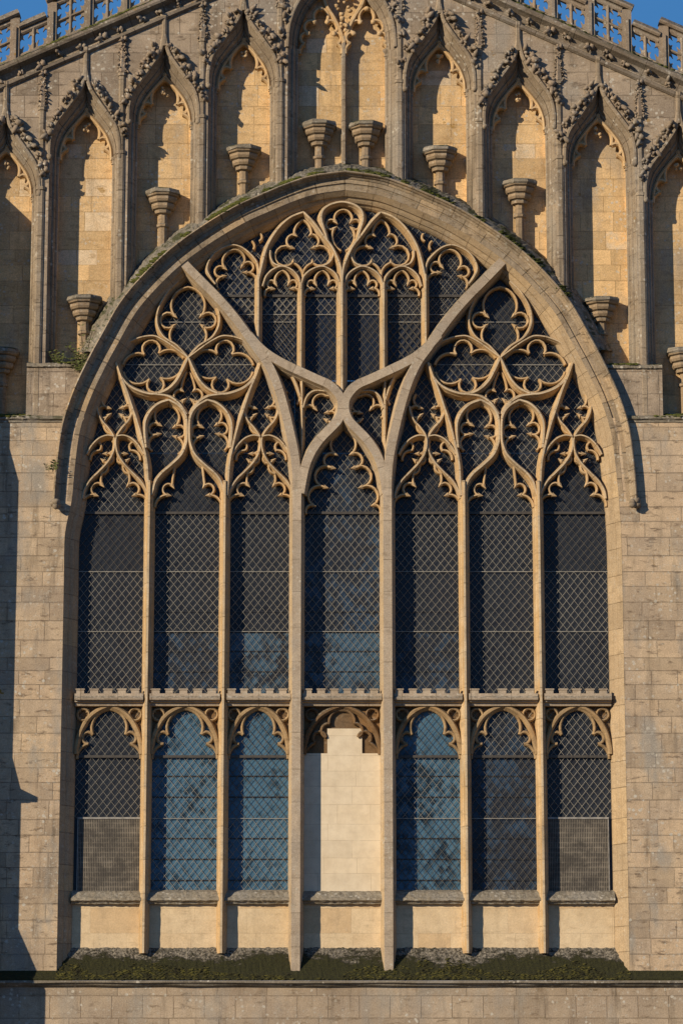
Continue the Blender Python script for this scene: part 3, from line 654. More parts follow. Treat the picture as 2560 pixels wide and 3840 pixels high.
# heads of the lower tier: arch, cusps, roundels, spandrel, battlemented transom, sill, blank panel
def tier_unit(i):
    xl, xr = XS_[i], XS_[i+1]
    hl_ = {0: .02, 3: .135, 4: .135}.get(i, .085); hr_ = {6: .02, 2: .135, 3: .135}.get(i, .085)
    if i in (2, ): hl_ = .085
    xl2, xr2 = xl+hl_, xr-hr_; c = (xl2+xr2)/2; hw = (xr2-xl2)/2
    zt = WZ(2643, .2); zs = WZ(2812, .2); H = zt-zs
    def p(u, v): return (c+u*hw, zs+v*H)         # u -1..1, v 0..1
    old = 'brown' if i == 3 else None
    mb = MB(); KB[0] += 1; j = .0007*(KB[0] % 17)
    arch = [p(-1.02, -.08), p(-1.0, .10), p(-.88, .42), p(-.64, .72), p(-.33, .90), p(0, 1.0)]
    prof = [(-.055, .44), (-.055, .34), (-.018, .27+j), (.018, .27+j), (.045, .33), (.045, .44)]
    pl_ = spline(arch, 4); pr_ = [(2*c-a, b) for a, b in pl_][::-1]
    sweep(mb, pl_+pr_[1:], prof, caps=True); P_(mb, "light_head", 'head' if not old else 'brown')
    mb = MB()
    def foil(a, b, d):
        for s in (1, -1):
            q = arc3(*[p(s*t[0], t[1]) for t in (a, b, d)]); KB[0] += 1; jj = .0009*(KB[0] % 23)
            sweep(mb, q, [(-.028, .43), (-.028, .345+jj), (-.008, .315+jj), (.008, .315+jj), (.028, .345+jj), (.028, .43)], caps=True)
    if i != 3:
        foil((0, .93), (-.52, .62), (-.50, .36)); foil((-.50, .36), (-.83, .27), (-.64, .15)); foil((-.64, .15), (-.88, .05), (-.98, -.18))
    else:
        foil((0, .9), (-.28, .80), (-.33, .60)); foil((-.33, .60), (-.52, .52), (-.42, .30)); foil((-.42, .30), (-.70, .40), (-.72, .18)); foil((-.72, .18), (-.86, .10), (-.97, -.02))
    P_(mb, "cusping", 'head' if not old else 'brown')
    # spandrel roundels with quatrefoil cusps, and the eyelets left open beside them
    for s in (1, -1):
        mb = MB(); r = .105; cc = p(s*.80, .80); cc = (cc[0], min(cc[1], zt-.115))
        ring = [(cc[0]+r*math.cos(t*math.pi/9), cc[1]+r*math.sin(t*math.pi/9)) for t in range(19)]
        KB[0] += 1; jj = .001*(KB[0] % 9)
        sweep(mb, ring, [(-.022, .42), (-.022, .33+jj), (0, .30+jj), (.022, .32+jj), (.022, .42)])
        for q in range(4):
            t = math.pi/4 + q*math.pi/2
            a = (cc[0]+r*.5*math.cos(t), cc[1]+r*.5*math.sin(t)); b = (cc[0]+r*math.cos(t+.28), cc[1]+r*math.sin(t+.28)); d = (cc[0]+r*math.cos(t-.28), cc[1]+r*math.sin(t-.28))
            mb.add([(b[0], .345, b[1]), (a[0], .35, a[1]), (d[0], .345, d[1]), (b[0], .39, b[1]), (a[0], .39, a[1]), (d[0], .39, d[1])], [(0, 1, 2), (0, 3, 4, 1), (1, 4, 5, 2)])
        P_(mb, "roundel", 'head' if not old else 'brown')
        mb = MB()     # sunk spandrel plate behind the roundel
        for (ua, ub_) in zip(pl_, pl_[1:]):
            a = ua if s < 0 else (2*c-ua[0], ua[1]); b = ub_ if s < 0 else (2*c-ub_[0], ub_[1])
            mb.add([(a[0], .392, a[1]), (a[0], .392, zt+.02), (b[0], .392, zt+.02), (b[0], .392, b[1])], [(0, 1, 2, 3)])
        P_(mb, "spandrel", 'brown')
    # transom: string, cap and battlements
    a, b = xl2-.03, xr2+.03
    y0 = .10
    mb = MB(); z0, z1 = WZ(2624, y0), WZ(2609, y0); zb, zm = WZ(2600, y0), WZ(2589, y0)
    V = []; rows = [(.30, z0-.10), (.24, z0-.09), (.225, z0-.045), (.17, z0-.03), (.165, z0-.005), (y0, z0), (y0-.012, z0+.03), (y0+.02, z1), (y0+.02, zb), (.40, zb)]
    for yy, zz in rows: V += [(a, yy, zz), (b, yy, zz)]
    mb.add(V, [(2*k, 2*k+1, 2*k+3, 2*k+2) for k in range(len(rows)-1)] + [tuple(range(0, len(V), 2)), tuple(range(1, len(V), 2))])
    tr = P_(mb, "transom", 'major')
    mb = MB(); n = 6 if i == 3 else 5; pitch = (b-a)/(n+.0)
    for k in range(n):
        if rnd.random() < .08: continue
        xx = a + pitch*(k+.12); w = pitch*.58*rnd.uniform(.9, 1.05)
        mb.box(xx, xx+w, y0+.021, y0+.10, zb-.001, zm+.01+rnd.uniform(-.008, .004)); mb.box(xx-.012, xx+w+.012, y0+.006, y0+.11, zm+.011, zm+.032)
    mb.build("battlement", M['major'], tr)
    # sill
    mb = MB(); y0 = .19; zt_ = WZ(3344, .3); zb_ = WZ(3380, y0); V = []
    rows = [(.43, zt_+.04), (.30, zt_-.01), (y0+.03, zb_+.075), (y0, zb_+.05), (y0, zb_+.015), (y0+.03, zb_), (.25, zb_-.01), (.27, zb_-.04), (.37, zb_-.045)]
    a, b = xl2-.035, xr2+.035; nx = 24
    slope_strip(mb, a, b, rows, nx)
    for e in (0, nx): mb.f.append(tuple(j*(nx+1)+e for j in range(len(rows)))); mb.uv.append([(0, 0)]*len(rows)); mb.sm.append(False)
    P_(mb, "sill", 'sill')
    mb = MB(); zq = WZ(3375, .36); zw = ZS0-.03; nx, nz = 14, 10; V = []
    for jz in range(nz+1):
        for ix in range(nx+1): V.append((xl+(xr-xl)*ix/nx, .355+rnd.uniform(-.006, .006), zw+(zq-zw)*jz/nz))
    mb.add(V, [(jz*(nx+1)+ix, jz*(nx+1)+ix+1, (jz+1)*(nx+1)+ix+1, (jz+1)*(nx+1)+ix) for jz in range(nz) for ix in range(nx)], None, True)
    P_(mb, "blank_panel", 'panel')
for i in range(7): tier_unit(i)

# ------------------------------------------------------------------ the gable above: niches
gable = empty("gable_wall", (0, 0.1, Z_LEDGE), "stone gable wall above the great arch with sunk niches under a raking cornice", "wall")
FY = 0.10; BY = 0.60
def rake(px):        # lower edge of the cornice, survey pixels
    return (3 - .428*(px-769)) if px < 1254 else (43 + .439*(px-1815))
def z_rake(x, y=FY):
    # px of x near this height, two steps are enough
    px = 1280 + x/.0047
    for _ in range(4):
        py = rake(px); px += (x - WX(px, py, y))/.0047
    return WZ(rake(px), y)
PX_R = 2*XA
NICHES = [(16, 726, 1505), (318, 585, 1362), (614, 453, None), (912, 319, None), (1648, 330, None), (1946, 471, None), (2248, 608, 1378), (2550, 746, 1515)]
PIERS = [-140, 154, 455, 757, 1050, 1497, 1797, 2096, 2400, 2700]
ORD = ["leftmost ogee niche cut by the photo's left edge, half in shadow", "ogee niche second from left, its corbel low beside the weeds", "ogee niche third from left, with pale patched blocks high up",
       "ogee niche just left of the middle twin niche", "ogee niche just right of the middle twin niche", "ogee niche second to the right of the middle twin niche", "ogee niche over the mossy right ledge, pale scars down its back", "rightmost ogee niche cut by the photo's right edge"]
S = 0.00478
cr_me = None
def crocket_mesh():
    mb = MB(); rg = random.Random(3)
    for q in range(7):
        c = (rg.uniform(-.045, .045), rg.uniform(-.05, .03), rg.uniform(-.055, .055))
        blob(mb, c, rg.uniform(.02, .034), rg.uniform(.6, 1.9), 1, rg.uniform(.6, 1.9), 1, .5, rg)
    return mb
CROCKET_PROTO = crocket_mesh()
def crocket(parent, x, y, z, k, rot, name="crocket"):
    global cr_me
    if cr_me is None:
        o = CROCKET_PROTO.build("crocket", M['parapet']); cr_me = o.data; bpy.data.objects.remove(o)
    o = bpy.data.objects.new(name, cr_me); sc.collection.objects.link(o); o.parent = parent
    off = origin(parent); o.location = (x-off.x, dep(y)-off.y, z-off.z); o.scale = (k, k, k); o.rotation_euler = (rot*.7, rot, rot*1.3); return o
def shaft(mb, x, y, z0, z1, r=.032, seg=10): lathe(mb, x, y, [(r, z0), (r, z1)], seg, 0, True)
def clampf(zfloor):
    def f(x): return max(z_arch(x) + .03, zfloor)
    return f
def niche(idx, cpx, cap, floor, label):
    cx, zc = W(cpx, cap, FY); zf = WZ(floor, .35) if floor else -99
    zlow = WZ(floor+5, .35) if floor else z_arch(cx) - 2.5
    zf = -99; zlow = WZ(1640, .35) if floor else z_arch(cx) - 2.5
    n_ = empty("wall_niche", (cx, FY, max(zc-2.0, 0)), label, "niche", "ogee niches across the gable")
    cl = clampf(zf)
    HW = .635
    xl = -.69 if idx != 0 else -.69; 
    P0 = [(-HW, 0), (-.625, .28), (-.555, .56), (-.40, .80), (-.22, 1.06), (-.085, 1.28), (-.03, 1.48), (0, 1.68)]
    P3 = [(-.49, 0), (-.475, .22), (-.39, .46), (-.27, .64), (-.155, .78), (-.065, .88), (-.02, .94), (0, 1.0)]
    s0 = spline(P0, 5); s3 = spline(P3, 5)
    Lw = (zlow - zc)
    left0 = [(-HW, Lw), (-HW, Lw*.5)] + s0; left3 = [(-.49, Lw), (-.49, Lw*.5)] + s3
    full0 = left0 + [(-x, z) for x, z in left0[::-1][1:]]; full3 = left3 + [(-x, z) for x, z in left3[::-1][1:]]
    steps = [(0, FY), (.10, FY+.015), (.16, FY+.065), (.20, FY+.07), (.34, FY+.12), (.48, FY+.17), (.56, FY+.16), (.66, FY+.19), (.76, FY+.25), (.86, FY+.25), (1, FY+.33)]
    V = []; m = len(steps); L = 0; fs = []; uvs = []; Ls = []
    for i in range(len(full0)):
        if i: L += math.dist(full3[i], full3[i-1])
        Ls.append(L)
        for t, y in steps: V.append((cx + full0[i][0]*(1-t)+full3[i][0]*t, y, zc + full0[i][1]*(1-t)+full3[i][1]*t))
    for i in range(len(full0)-1):
        for j in range(m-1):
            fs.append((i*m+j, i*m+j+1, (i+1)*m+j+1, (i+1)*m+j)); uvs.append([(Ls[i], j*.05), (Ls[i], j*.05+.05), (Ls[i+1], j*.05+.05), (Ls[i+1], j*.05)])
    mb = MB(); mb.add(V, fs, uvs); mb.build("splayed_reveal", M['mould'], n_, cl)
    # inner soffit
    mb = MB(); V = []
    for (x, z) in full3: V += [(cx+x, FY+.33, zc+z), (cx+x, BY+.02, zc+z)]
    mb.add(V, [(2*i, 2*i+1, 2*i+3, 2*i+2) for i in range(len(full3)-1)], [[(Ls[i], 0), (Ls[i], .2), (Ls[i+1], .2), (Ls[i+1], 0)] for i in range(len(full3)-1)])
    mb.build("inner_soffit", M['golden'], n_, cl)
    # back
    mb = MB(); V = []; nx = 12
    for i in range(nx+1):
        x = cx - .56 + 1.12*i/nx; V += [(x, BY, zc+Lw), (x, BY, zc+1.0)]
    mb.add(V, [(2*i, 2*i+2, 2*i+3, 2*i+1) for i in range(nx)]); mb.build("niche_back", M['golden'], n_, cl)
    # front face around the opening up to the cornice
    mb = MB(); V = []; fs = []
    for side in (-1, 1):
        b = len(V)
        for (x, z) in left0: V += [(cx+side*.74, FY, zc+z), (cx-side*x if side > 0 else cx+x, FY, zc+z)]
        for i in range(len(left0)-1): fs.append((b+2*i, b+2*i+1, b+2*i+3, b+2*i+2))
    b = len(V); zt = zc+P0[-1][1]
    tl = max(z_rake(cx-.74)+.08, zt); tr = max(z_rake(cx+.74)+.08, zt)
    V += [(cx-.74, FY, zt), (cx, FY, zt), (cx, FY, z_rake(cx)+.085), (cx-.74, FY, tl), (cx+.74, FY, zt), (cx+.74, FY, tr)]; fs += [(b, b+1, b+2, b+3), (b+1, b+4, b+5, b+2)]
    mb.add(V, fs)
    off = .0015*(idx % 2)
    mb.v = [(x, y+off, z) for x, y, z in mb.v]
    zr = lambda x: z_rake(x)+.09
    mb.v = [(x, y, min(z, zr(x))) for x, y, z in mb.v]
    mb.build("spandrel_face", M['upper'], n_, cl)
    # hood roll along the front arris, with crockets
    mb = MB(); hp = s0 + [(-x, z) for x, z in s0[::-1][1:]]; hp = [(cx+x, zc+z) for x, z in hp]
    sweep(mb, hp, [(-.035, FY+.03), (-.035, FY-.02), (-.015, FY-.055), (.02, FY-.055), (.045, FY-.02), (.05, FY+.03)])
    for sx in (-1, 1): blob(mb, (cx+sx*.63, FY-.01, zc-.02), .055, 1, .9, 1.1, 2, .1)
    hd = mb.build("ogee_hood", M['mould'], n_)
    hs = s0
    for sx in (-1, 1):
        for q, fr in enumerate((.20, .28, .36, .45, .54, .62, .70, .78)):
            i = int(fr*(len(hs)-1)); x, z = hs[i]
            i2 = min(i+1, len(hs)-1); dx, dz = hs[i2][0]-x, hs[i2][1]-z; l = math.hypot(dx, dz) or 1
            nx_, nz_ = -dz/l, dx/l
            crocket(n_, cx+sx*(-(x+nx_*.10))*-1, FY-.035, zc+z+nz_*.10, rnd.uniform(1.15, 1.6), rnd.uniform(0, 6))
    mb = MB(); zt2 = min(zc+P0[-1][1], z_rake(cx)-.1)
    lathe(mb, cx, FY-.01, [(.055, zc+1.42), (.05, z_rake(cx)-.05), (.085, z_rake(cx)+.0), (.085, z_rake(cx)+.06)], 8, .3); mb.build("finial", M['mould'], n_)
    # shafts with capitals
    for sx in (-1, 1):
        mb = MB()
        for xx, yy, r in ((.515, FY+.30, .034), (.575, FY+.155, .028)):
            zb = max(z_arch(cx+sx*xx)+.0, zlow); shaft(mb, cx+sx*xx, yy, zb, zc, r)
        lathe(mb, cx+sx*.515, FY+.30, [(.034, zc-.09), (.052, zc-.08), (.04, zc-.05), (.046, zc-.02), (.07, zc+.02), (.075, zc+.05), (.03, zc+.06)], 10, 0)
        mb.build("jamb_shaft", M['mould'], n_)
    # cusped arch inside
    mb = MB(); y0 = FY+.255
    def foil(a, b, d, w=.07):
        for s in (1, -1):
            q = arc3(*[(cx+s*t[0], zc+t[1]) for t in (a, b, d)]); KB[0] += 1; jj = .0009*(KB[0] % 21)
            sweep(mb, q, [(-w/2, y0+.13), (-w/2, y0+.035+jj), (-.012, y0+jj), (.012, y0+jj), (w/2, y0+.035+jj), (w/2, y0+.13)], caps=True)
    foil((0, .88), (-.235, .62), (-.235, .40)); foil((-.235, .40), (-.425, .345), (-.335, .215)); foil((-.335, .215), (-.45, .13), (-.49, -.02))
    ch = arc3((0, .88), (-.235, .62), (-.235, .40), 8) + arc3((-.235, .40), (-.425, .345), (-.335, .215), 8)[1:] + arc3((-.335, .215), (-.45, .13), (-.49, -.02), 8)[1:]
    cum = [0]
    for u, v in zip(s3, s3[1:]): cum.append(cum[-1]+math.dist(u, v))
    def at3(f):
        d = cum[-1]*(1-f); k = 0
        while k < len(cum)-2 and cum[k+1] < d: k += 1
        t = (d-cum[k])/max(1e-9, cum[k+1]-cum[k]); return (s3[k][0]+(s3[k+1][0]-s3[k][0])*t, s3[k][1]+(s3[k+1][1]-s3[k][1])*t)
    for sx in (1, -1):
        V = []; nn = len(ch)
        for k, q in enumerate(ch):
            e = at3(k/(nn-1)); V += [(cx+sx*q[0], y0+.045, zc+q[1]), (cx+sx*(e[0]-.02), y0+.075, zc+e[1])]
        mb.add(V, [(2*k, 2*k+1, 2*k+3, 2*k+2) for k in range(nn-1)])
    ring = [(cx+x, zc+z) for x, z in s3 + [(-x, z) for x, z in s3[::-1][1:]]]
    sweep(mb, ring, [(0.01, y0+.15), (0.01, y0+.02), (-.02, y0-.01), (-.05, y0+.02), (-.06, y0+.13)])
    # solid little spandrels behind the foils
    mb.build("cusped_arch", M['cusp'], n_)
    mb = MB()
    for q in range(6): blob(mb, (cx+rnd.uniform(-.05, .05), FY+.33+rnd.uniform(-.03, .03), zc+.66+rnd.uniform(-.09, .07)), rnd.uniform(.03, .05), sub=1)
    mb.build("boss", M['cusp'], n_)
    return n_
for i, (cpx, cap, fl) in enumerate(NICHES): niche(i, cpx, cap, fl, ORD[i])

# twin niche in the middle
def twin():
    cx, zc = W(1280, 178, FY)
    n_ = empty("twin_niche", (cx, FY, zc-1.6), "tall twin niche at the middle, two cusped bays split by a thin mullion", "niche")
    cl = clampf(-99)
    P0 = [(-.98, 0), (-.95, .40), (-.82, .80), (-.60, 1.12), (-.30, 1.40), (0, 1.62)]; P3 = [(-.80, 0), (-.77, .38), (-.66, .72), (-.47, 1.0), (-.24, 1.22), (0, 1.40)]
    s0 = spline(P0, 6); s3 = spline(P3, 6); Lw = -2.7
    l0 = [(-.98, Lw), (-.98, -1)] + s0; l3 = [(-.80, Lw), (-.80, -1)] + s3
    f0 = l0 + [(-x, z) for x, z in l0[::-1][1:]]; f3 = l3 + [(-x, z) for x, z in l3[::-1][1:]]
    steps = [(0, FY), (.10, FY+.015), (.16, FY+.065), (.20, FY+.07), (.34, FY+.12), (.48, FY+.17), (.56, FY+.16), (.66, FY+.19), (.76, FY+.25), (.86, FY+.25), (1, FY+.33)]
    V = []; m = len(steps); fs = []; uvs = []; L = 0; Ls = []
    for i in range(len(f0)):
        if i: L += math.dist(f3[i], f3[i-1])
        Ls.append(L)
        for t, y in steps: V.append((cx+f0[i][0]*(1-t)+f3[i][0]*t, y, zc+f0[i][1]*(1-t)+f3[i][1]*t))
    for i in range(len(f0)-1):
        for j in range(m-1): fs.append((i*m+j, i*m+j+1, (i+1)*m+j+1, (i+1)*m+j)); uvs.append([(Ls[i], j*.05), (Ls[i], j*.05+.05), (Ls[i+1], j*.05+.05), (Ls[i+1], j*.05)])
    mb = MB(); mb.add(V, fs, uvs); mb.build("splayed_reveal", M['mould'], n_, cl)
    mb = MB(); V = []
    for (x, z) in f3: V += [(cx+x, FY+.33, zc+z), (cx+x, BY+.02, zc+z)]
    mb.add(V, [(2*i, 2*i+1, 2*i+3, 2*i+2) for i in range(len(f3)-1)]); mb.build("inner_soffit", M['golden'], n_, cl)
    mb = MB(); V = []; nx = 16
    for i in range(nx+1): x = cx-.85+1.7*i/nx; V += [(x, BY, zc+Lw), (x, BY, zc+1.5)]
    mb.add(V, [(2*i, 2*i+2, 2*i+3, 2*i+1) for i in range(nx)]); mb.build("niche_back", M['golden'], n_, cl)
    mb = MB(); V = []; fs = []
    for side in (-1, 1):
        b = len(V)
        for (x, z) in l0: V += [(cx+side*1.06, FY+.003, zc+z), (cx-side*x if side > 0 else cx+x, FY+.003, zc+z)]
        for i in range(len(l0)-1): fs.append((b+2*i, b+2*i+1, b+2*i+3, b+2*i+2))
    b = len(V); V += [(cx-1.06, FY+.003, zc+1.62), (cx+1.06, FY+.003, zc+1.62), (cx+1.06, FY+.003, z_rake(cx+1.06)), (cx, FY+.003, z_rake(cx)), (cx-1.06, FY+.003, z_rake(cx-1.06))]; fs.append((b, b+1, b+2, b+3, b+4))
    mb.add(V, fs); mb.build("spandrel_face", M['upper'], n_, cl)
    mb = MB(); hp = [(cx+x, zc+z) for x, z in s0 + [(-x, z) for x, z in s0[::-1][1:]]]
    sweep(mb, hp, [(-.035, FY+.03), (-.035, FY-.02), (-.015, FY-.055), (.02, FY-.055), (.045, FY-.02), (.05, FY+.03)]); mb.build("arch_hood", M['mould'], n_)
    for sx in (-1, 1):
        for fr in (.12, .24, .36, .48, .6, .75):
            i = int(fr*(len(s0)-1)); x, z = s0[i]; crocket(n_, cx+sx*(abs(x)+.07), FY-.03, zc+z+.06, rnd.uniform(1.2, 1.6), rnd.uniform(0, 6))
    for sx in (-1, 1):
        mb = MB()
        for xx, yy, r in ((.825, FY+.30, .034), (.90, FY+.155, .030)): shaft(mb, cx+sx*xx, yy, z_arch(cx+sx*xx), zc, r)
        lathe(mb, cx+sx*.825, FY+.30, [(.034, zc-.09), (.052, zc-.08), (.04, zc-.05), (.046, zc-.02), (.07, zc+.02), (.075, zc+.05), (.03, zc+.06)], 10, 0)
        mb.build("jamb_shaft", M['mould'], n_)
    y0 = FY+.255; mx = WX(1289, 300, y0) 
    mb = MB(); zs = zc+.20
    sweep(mb, [(mx, z_arch(mx)), (mx, zc-1), (mx, zs+.1)], [(-.05, BY), (-.05, y0+.06), (-.022, y0), (.022, y0), (.05, y0+.06), (.05, BY)]); mb.build("centre_mullion", M['mould'], n_, cl)
    mb = MB()
    for s in (-1, 1):
        sweep(mb, [(mx+s*q[0], zc+q[1]) for q in spline([(0, .18), (.07, .42), (.19, .68), (.33, .92), (.40, 1.2)], 5)], [(-.05, BY-.05), (-.05, y0+.05), (-.02, y0+.002*s), (.02, y0+.002*s), (.05, y0+.05), (.05, BY-.05)])
    def foil(a, b, d, c0, w=.07):
        for s in (1, -1):
            q = arc3(*[(c0+s*t[0], zc+t[1]) for t in (a, b, d)]); KB[0] += 1; jj = .0009*(KB[0] % 21)
            sweep(mb, q, [(-w/2, y0+.14), (-w/2, y0+.035+jj), (-.012, y0+jj), (.012, y0+jj), (w/2, y0+.035+jj), (w/2, y0+.14)], caps=True)
    for c0 in (mx-.42, mx+.42):
        foil((0, .86), (-.13, .74), (-.11, .60), c0); foil((-.11, .60), (-.29, .55), (-.235, .37), c0); foil((-.235, .37), (-.37, .31), (-.30, .17), c0); foil((-.30, .17), (-.37, .10), (-.385, -.03), c0)
        for tx, tz in ((-.12, .58), (.12, .58), (-.24, .36), (.24, .36), (0, .84)): blob(mb, (c0+tx, y0+.03, zc+tz), .052, sub=2, rough=.2)
    mb.build("cusped_arch", M['cusp'], n_)
    mb = MB()
    for q in range(26):
        t = rnd.random(); blob(mb, (mx+rnd.uniform(-1, 1)*.16*(t+.25), y0-.01+rnd.uniform(-.04, .05), zc+.42+t*.75), rnd.uniform(.03, .06), sub=1)
    mb.build("carved_foliage", M['cusp'], n_)
twin()

# ------------------------------------------------------------------ pilaster buttresses with crocketed pinnacles between the niches
PORD = ["cut off by the photo's left edge, outside the first niche", "between the first and second niche from the left", "between the second and third niche from the left", "between the third and fourth niche from the left", "left of the twin niche",
        "right of the twin niche", "between the first and second niche right of the twin", "left of the niche over the mossy right ledge", "right of the niche over the mossy right ledge", "outside the rightmost niche"]
CAPS = [860, 655, 520, 386, 250, 255, 400, 540, 677, 820]
for i, ppx in enumerate(PIERS):
    if i in (0, 9): continue
    x = WX(ppx, CAPS[i], .06); zc = WZ(CAPS[i], .06)
    fl = {1: WZ(1545, .1), 2: -99, 7: -99, 8: WZ(1560, .1)}.get(i, -99)
    zb = max(z_arch(x)+.02, fl) if z_arch(x) > 0 else fl
    pt = empty("pinnacled_shaft", (x, .06, zb), "slim stone shaft with crocketed pinnacle " + PORD[i], "pilaster", "pinnacled shafts between the niches")
    zr = z_rake(x, .06)
    ztop = zr - .06; zp = ztop - .72
    mb = MB(); w = .072
    def sq(mb, cx, w, d, z0, z1): 
        v = [(cx-w, FY+.02, z0), (cx-w, FY-d*.4, z0), (cx-w*.5, FY-d, z0), (cx+w*.5, FY-d, z0), (cx+w, FY-d*.4, z0), (cx+w, FY+.02, z0)]
        mb.add(v + [(a, b, z1) for a, b, _ in v], [(k, k+1, 7+k, 6+k) for k in range(5)] + [tuple(range(6, 12)), tuple(range(6))], [[(z0, k*.1), (z0, k*.1+.1), (z1, k*.1+.1), (z1, k*.1)] for k in range(5)] + [[(0, 0)]*6]*2)
    sq(mb, x, w, .045, zb-.05, zc-.28); sq(mb, x, .088, .062, zc-.28, zc-.22); sq(mb, x, .055, .04, zc-.22, zp+.02); sq(mb, x, .075, .06, zp+.02, zp+.08)
    mb.build("shaft", M['mould'], pt)
    mb = MB(); lathe(mb, x, FY-.01, [(.07, zp+.08), (.066, zp+.2), (.02, ztop), (.03, ztop+.03), (.02, ztop+.09)], 6, .3); mb.build("pinnacle", M['parapet'], pt)
    for q in range(8):
        zz = zp+.10+q*.07
        for sx in (-1, 1): crocket(pt, x+sx*(.070-.006*q), FY-.03, zz, rnd.uniform(.45, .6), rnd.uniform(0, 6))
    crocket(pt, x, FY-.05, ztop, .9, 1.0)

# faces below niche floors (blocks beside the arch) and ledges
def block(name, pxa, pxb, ya, yb, parent=gable):
    xa_, xb_ = WX(pxa, (ya+yb)/2, .06), WX(pxb, (ya+yb)/2, .06)
    z1, z0 = WZ(ya, .06), WZ(yb, .06)
    mb = MB(); V = [(xa_, .062, z0), (xb_, .062, z0), (xb_, .062, z1), (xa_, .062, z1), (xa_, .66, z1+.16), (xb_, .66, z1+.16), (xa_, .66, z0), (xb_, .66, z0)]
    mb.add(V, [(0, 1, 2, 3), (0, 3, 4, 6), (1, 7, 5, 2)])
    mb.build(name, M['upper'], parent)
    mb = MB(); slope_strip(mb, xa_, xb_, [(.66, z1+.17), (.40, z1+.12), (.2, z1+.06), (.03, z1+.01), (.02, z1-.05), (.06, z1-.07)], 30); mb.build("ledge", M['grey'], parent)
block("buttress_block", 100, 320, 1366, 1560); block("buttress_block", 2268, 2482, 1372, 1560)
for s in (-1, 1):
    mb = MB(); a, b = (-13, WX(262, 1567, 0)) if s < 0 else (WX(2345, 1567, 0), 13)
    slope_strip(mb, a, b, [(.66, Z_LEDGE+.20), (.40, Z_LEDGE+.14), (.12, Z_LEDGE+.07), (-.04, Z_LEDGE+.03), (-.055, Z_LEDGE-.025), (-.02, Z_LEDGE-.05), (-.015, Z_LEDGE-.08), (.0, Z_LEDGE-.09)], 120); mb.build("ledge", M['grey'], gable)

# ------------------------------------------------------------------ statue corbels
CORB = [(6, 1308, 0.0), (316, 1112, 0), (611, 712, 0), (914, 549, 0), (1197, 457, 0), (1372, 459, 0), (1650, 553, 0), (1948, 676, 0), (2256, 1117, 0), (2566, 1308, 0)]
CO = ["in the shadowed leftmost niche", "above the weeds in the second niche from the left", "in the third niche from the left", "in the niche left of the twin niche", "in the left bay of the twin niche", "in the right bay of the twin niche",
      "in the niche right of the twin niche", "in the second niche right of the twin niche", "low in the niche over the mossy right ledge", "in the rightmost niche at the photo's edge"]
for (px, py, _), t in zip(CORB, CO):
    y = BY - .16; x, z = W(px, py, y-.2)
    c = empty("statue_corbel", (x, y, z-1.0), "empty polygonal stone corbel " + t, "corbel", "empty statue corbels in the niches")
    a0 = math.pi/8
    mb = MB(); lathe(mb, x, y, [(.31, z-.075), (.335, z-.06), (.335, z-.01), (.31, z+.02), (.05, z+.03)], 8, a0); mb.v = [(vx+rnd.uniform(-.012, .012), vy, vz+rnd.uniform(-.012, .012)) for vx, vy, vz in mb.v]; mb.build("top_slab", M['grey'], c)
    mb = MB(); lathe(mb, x, y, [(.10, z-.43), (.15, z-.415), (.165, z-.37), (.145, z-.35), (.195, z-.335), (.225, z-.295), (.225, z-.25), (.195, z-.235), (.245, z-.215), (.275, z-.175), (.275, z-.13), (.245, z-.12), (.295, z-.10), (.31, z-.074)], 8, a0); mb.build("moulded_cap", M['corbel'], c)
    bot = max(z_arch(x)-.05, z-1.25); 
    if bot > z-.5: bot = z-1.2
    zl = {0: WZ(1560, .4), 9: WZ(1560, .4), 1: WZ(1375, .4), 8: WZ(1390, .4)}.get(CO.index(t))
    if zl: bot = zl
    mb = MB(); lathe(mb, x, y, [(.08, bot), (.085, z-.68), (.12, z-.66), (.12, z-.62), (.09, z-.60), (.085, z-.43)], 8, a0); mb.build("shaft", M['corbel'], c)

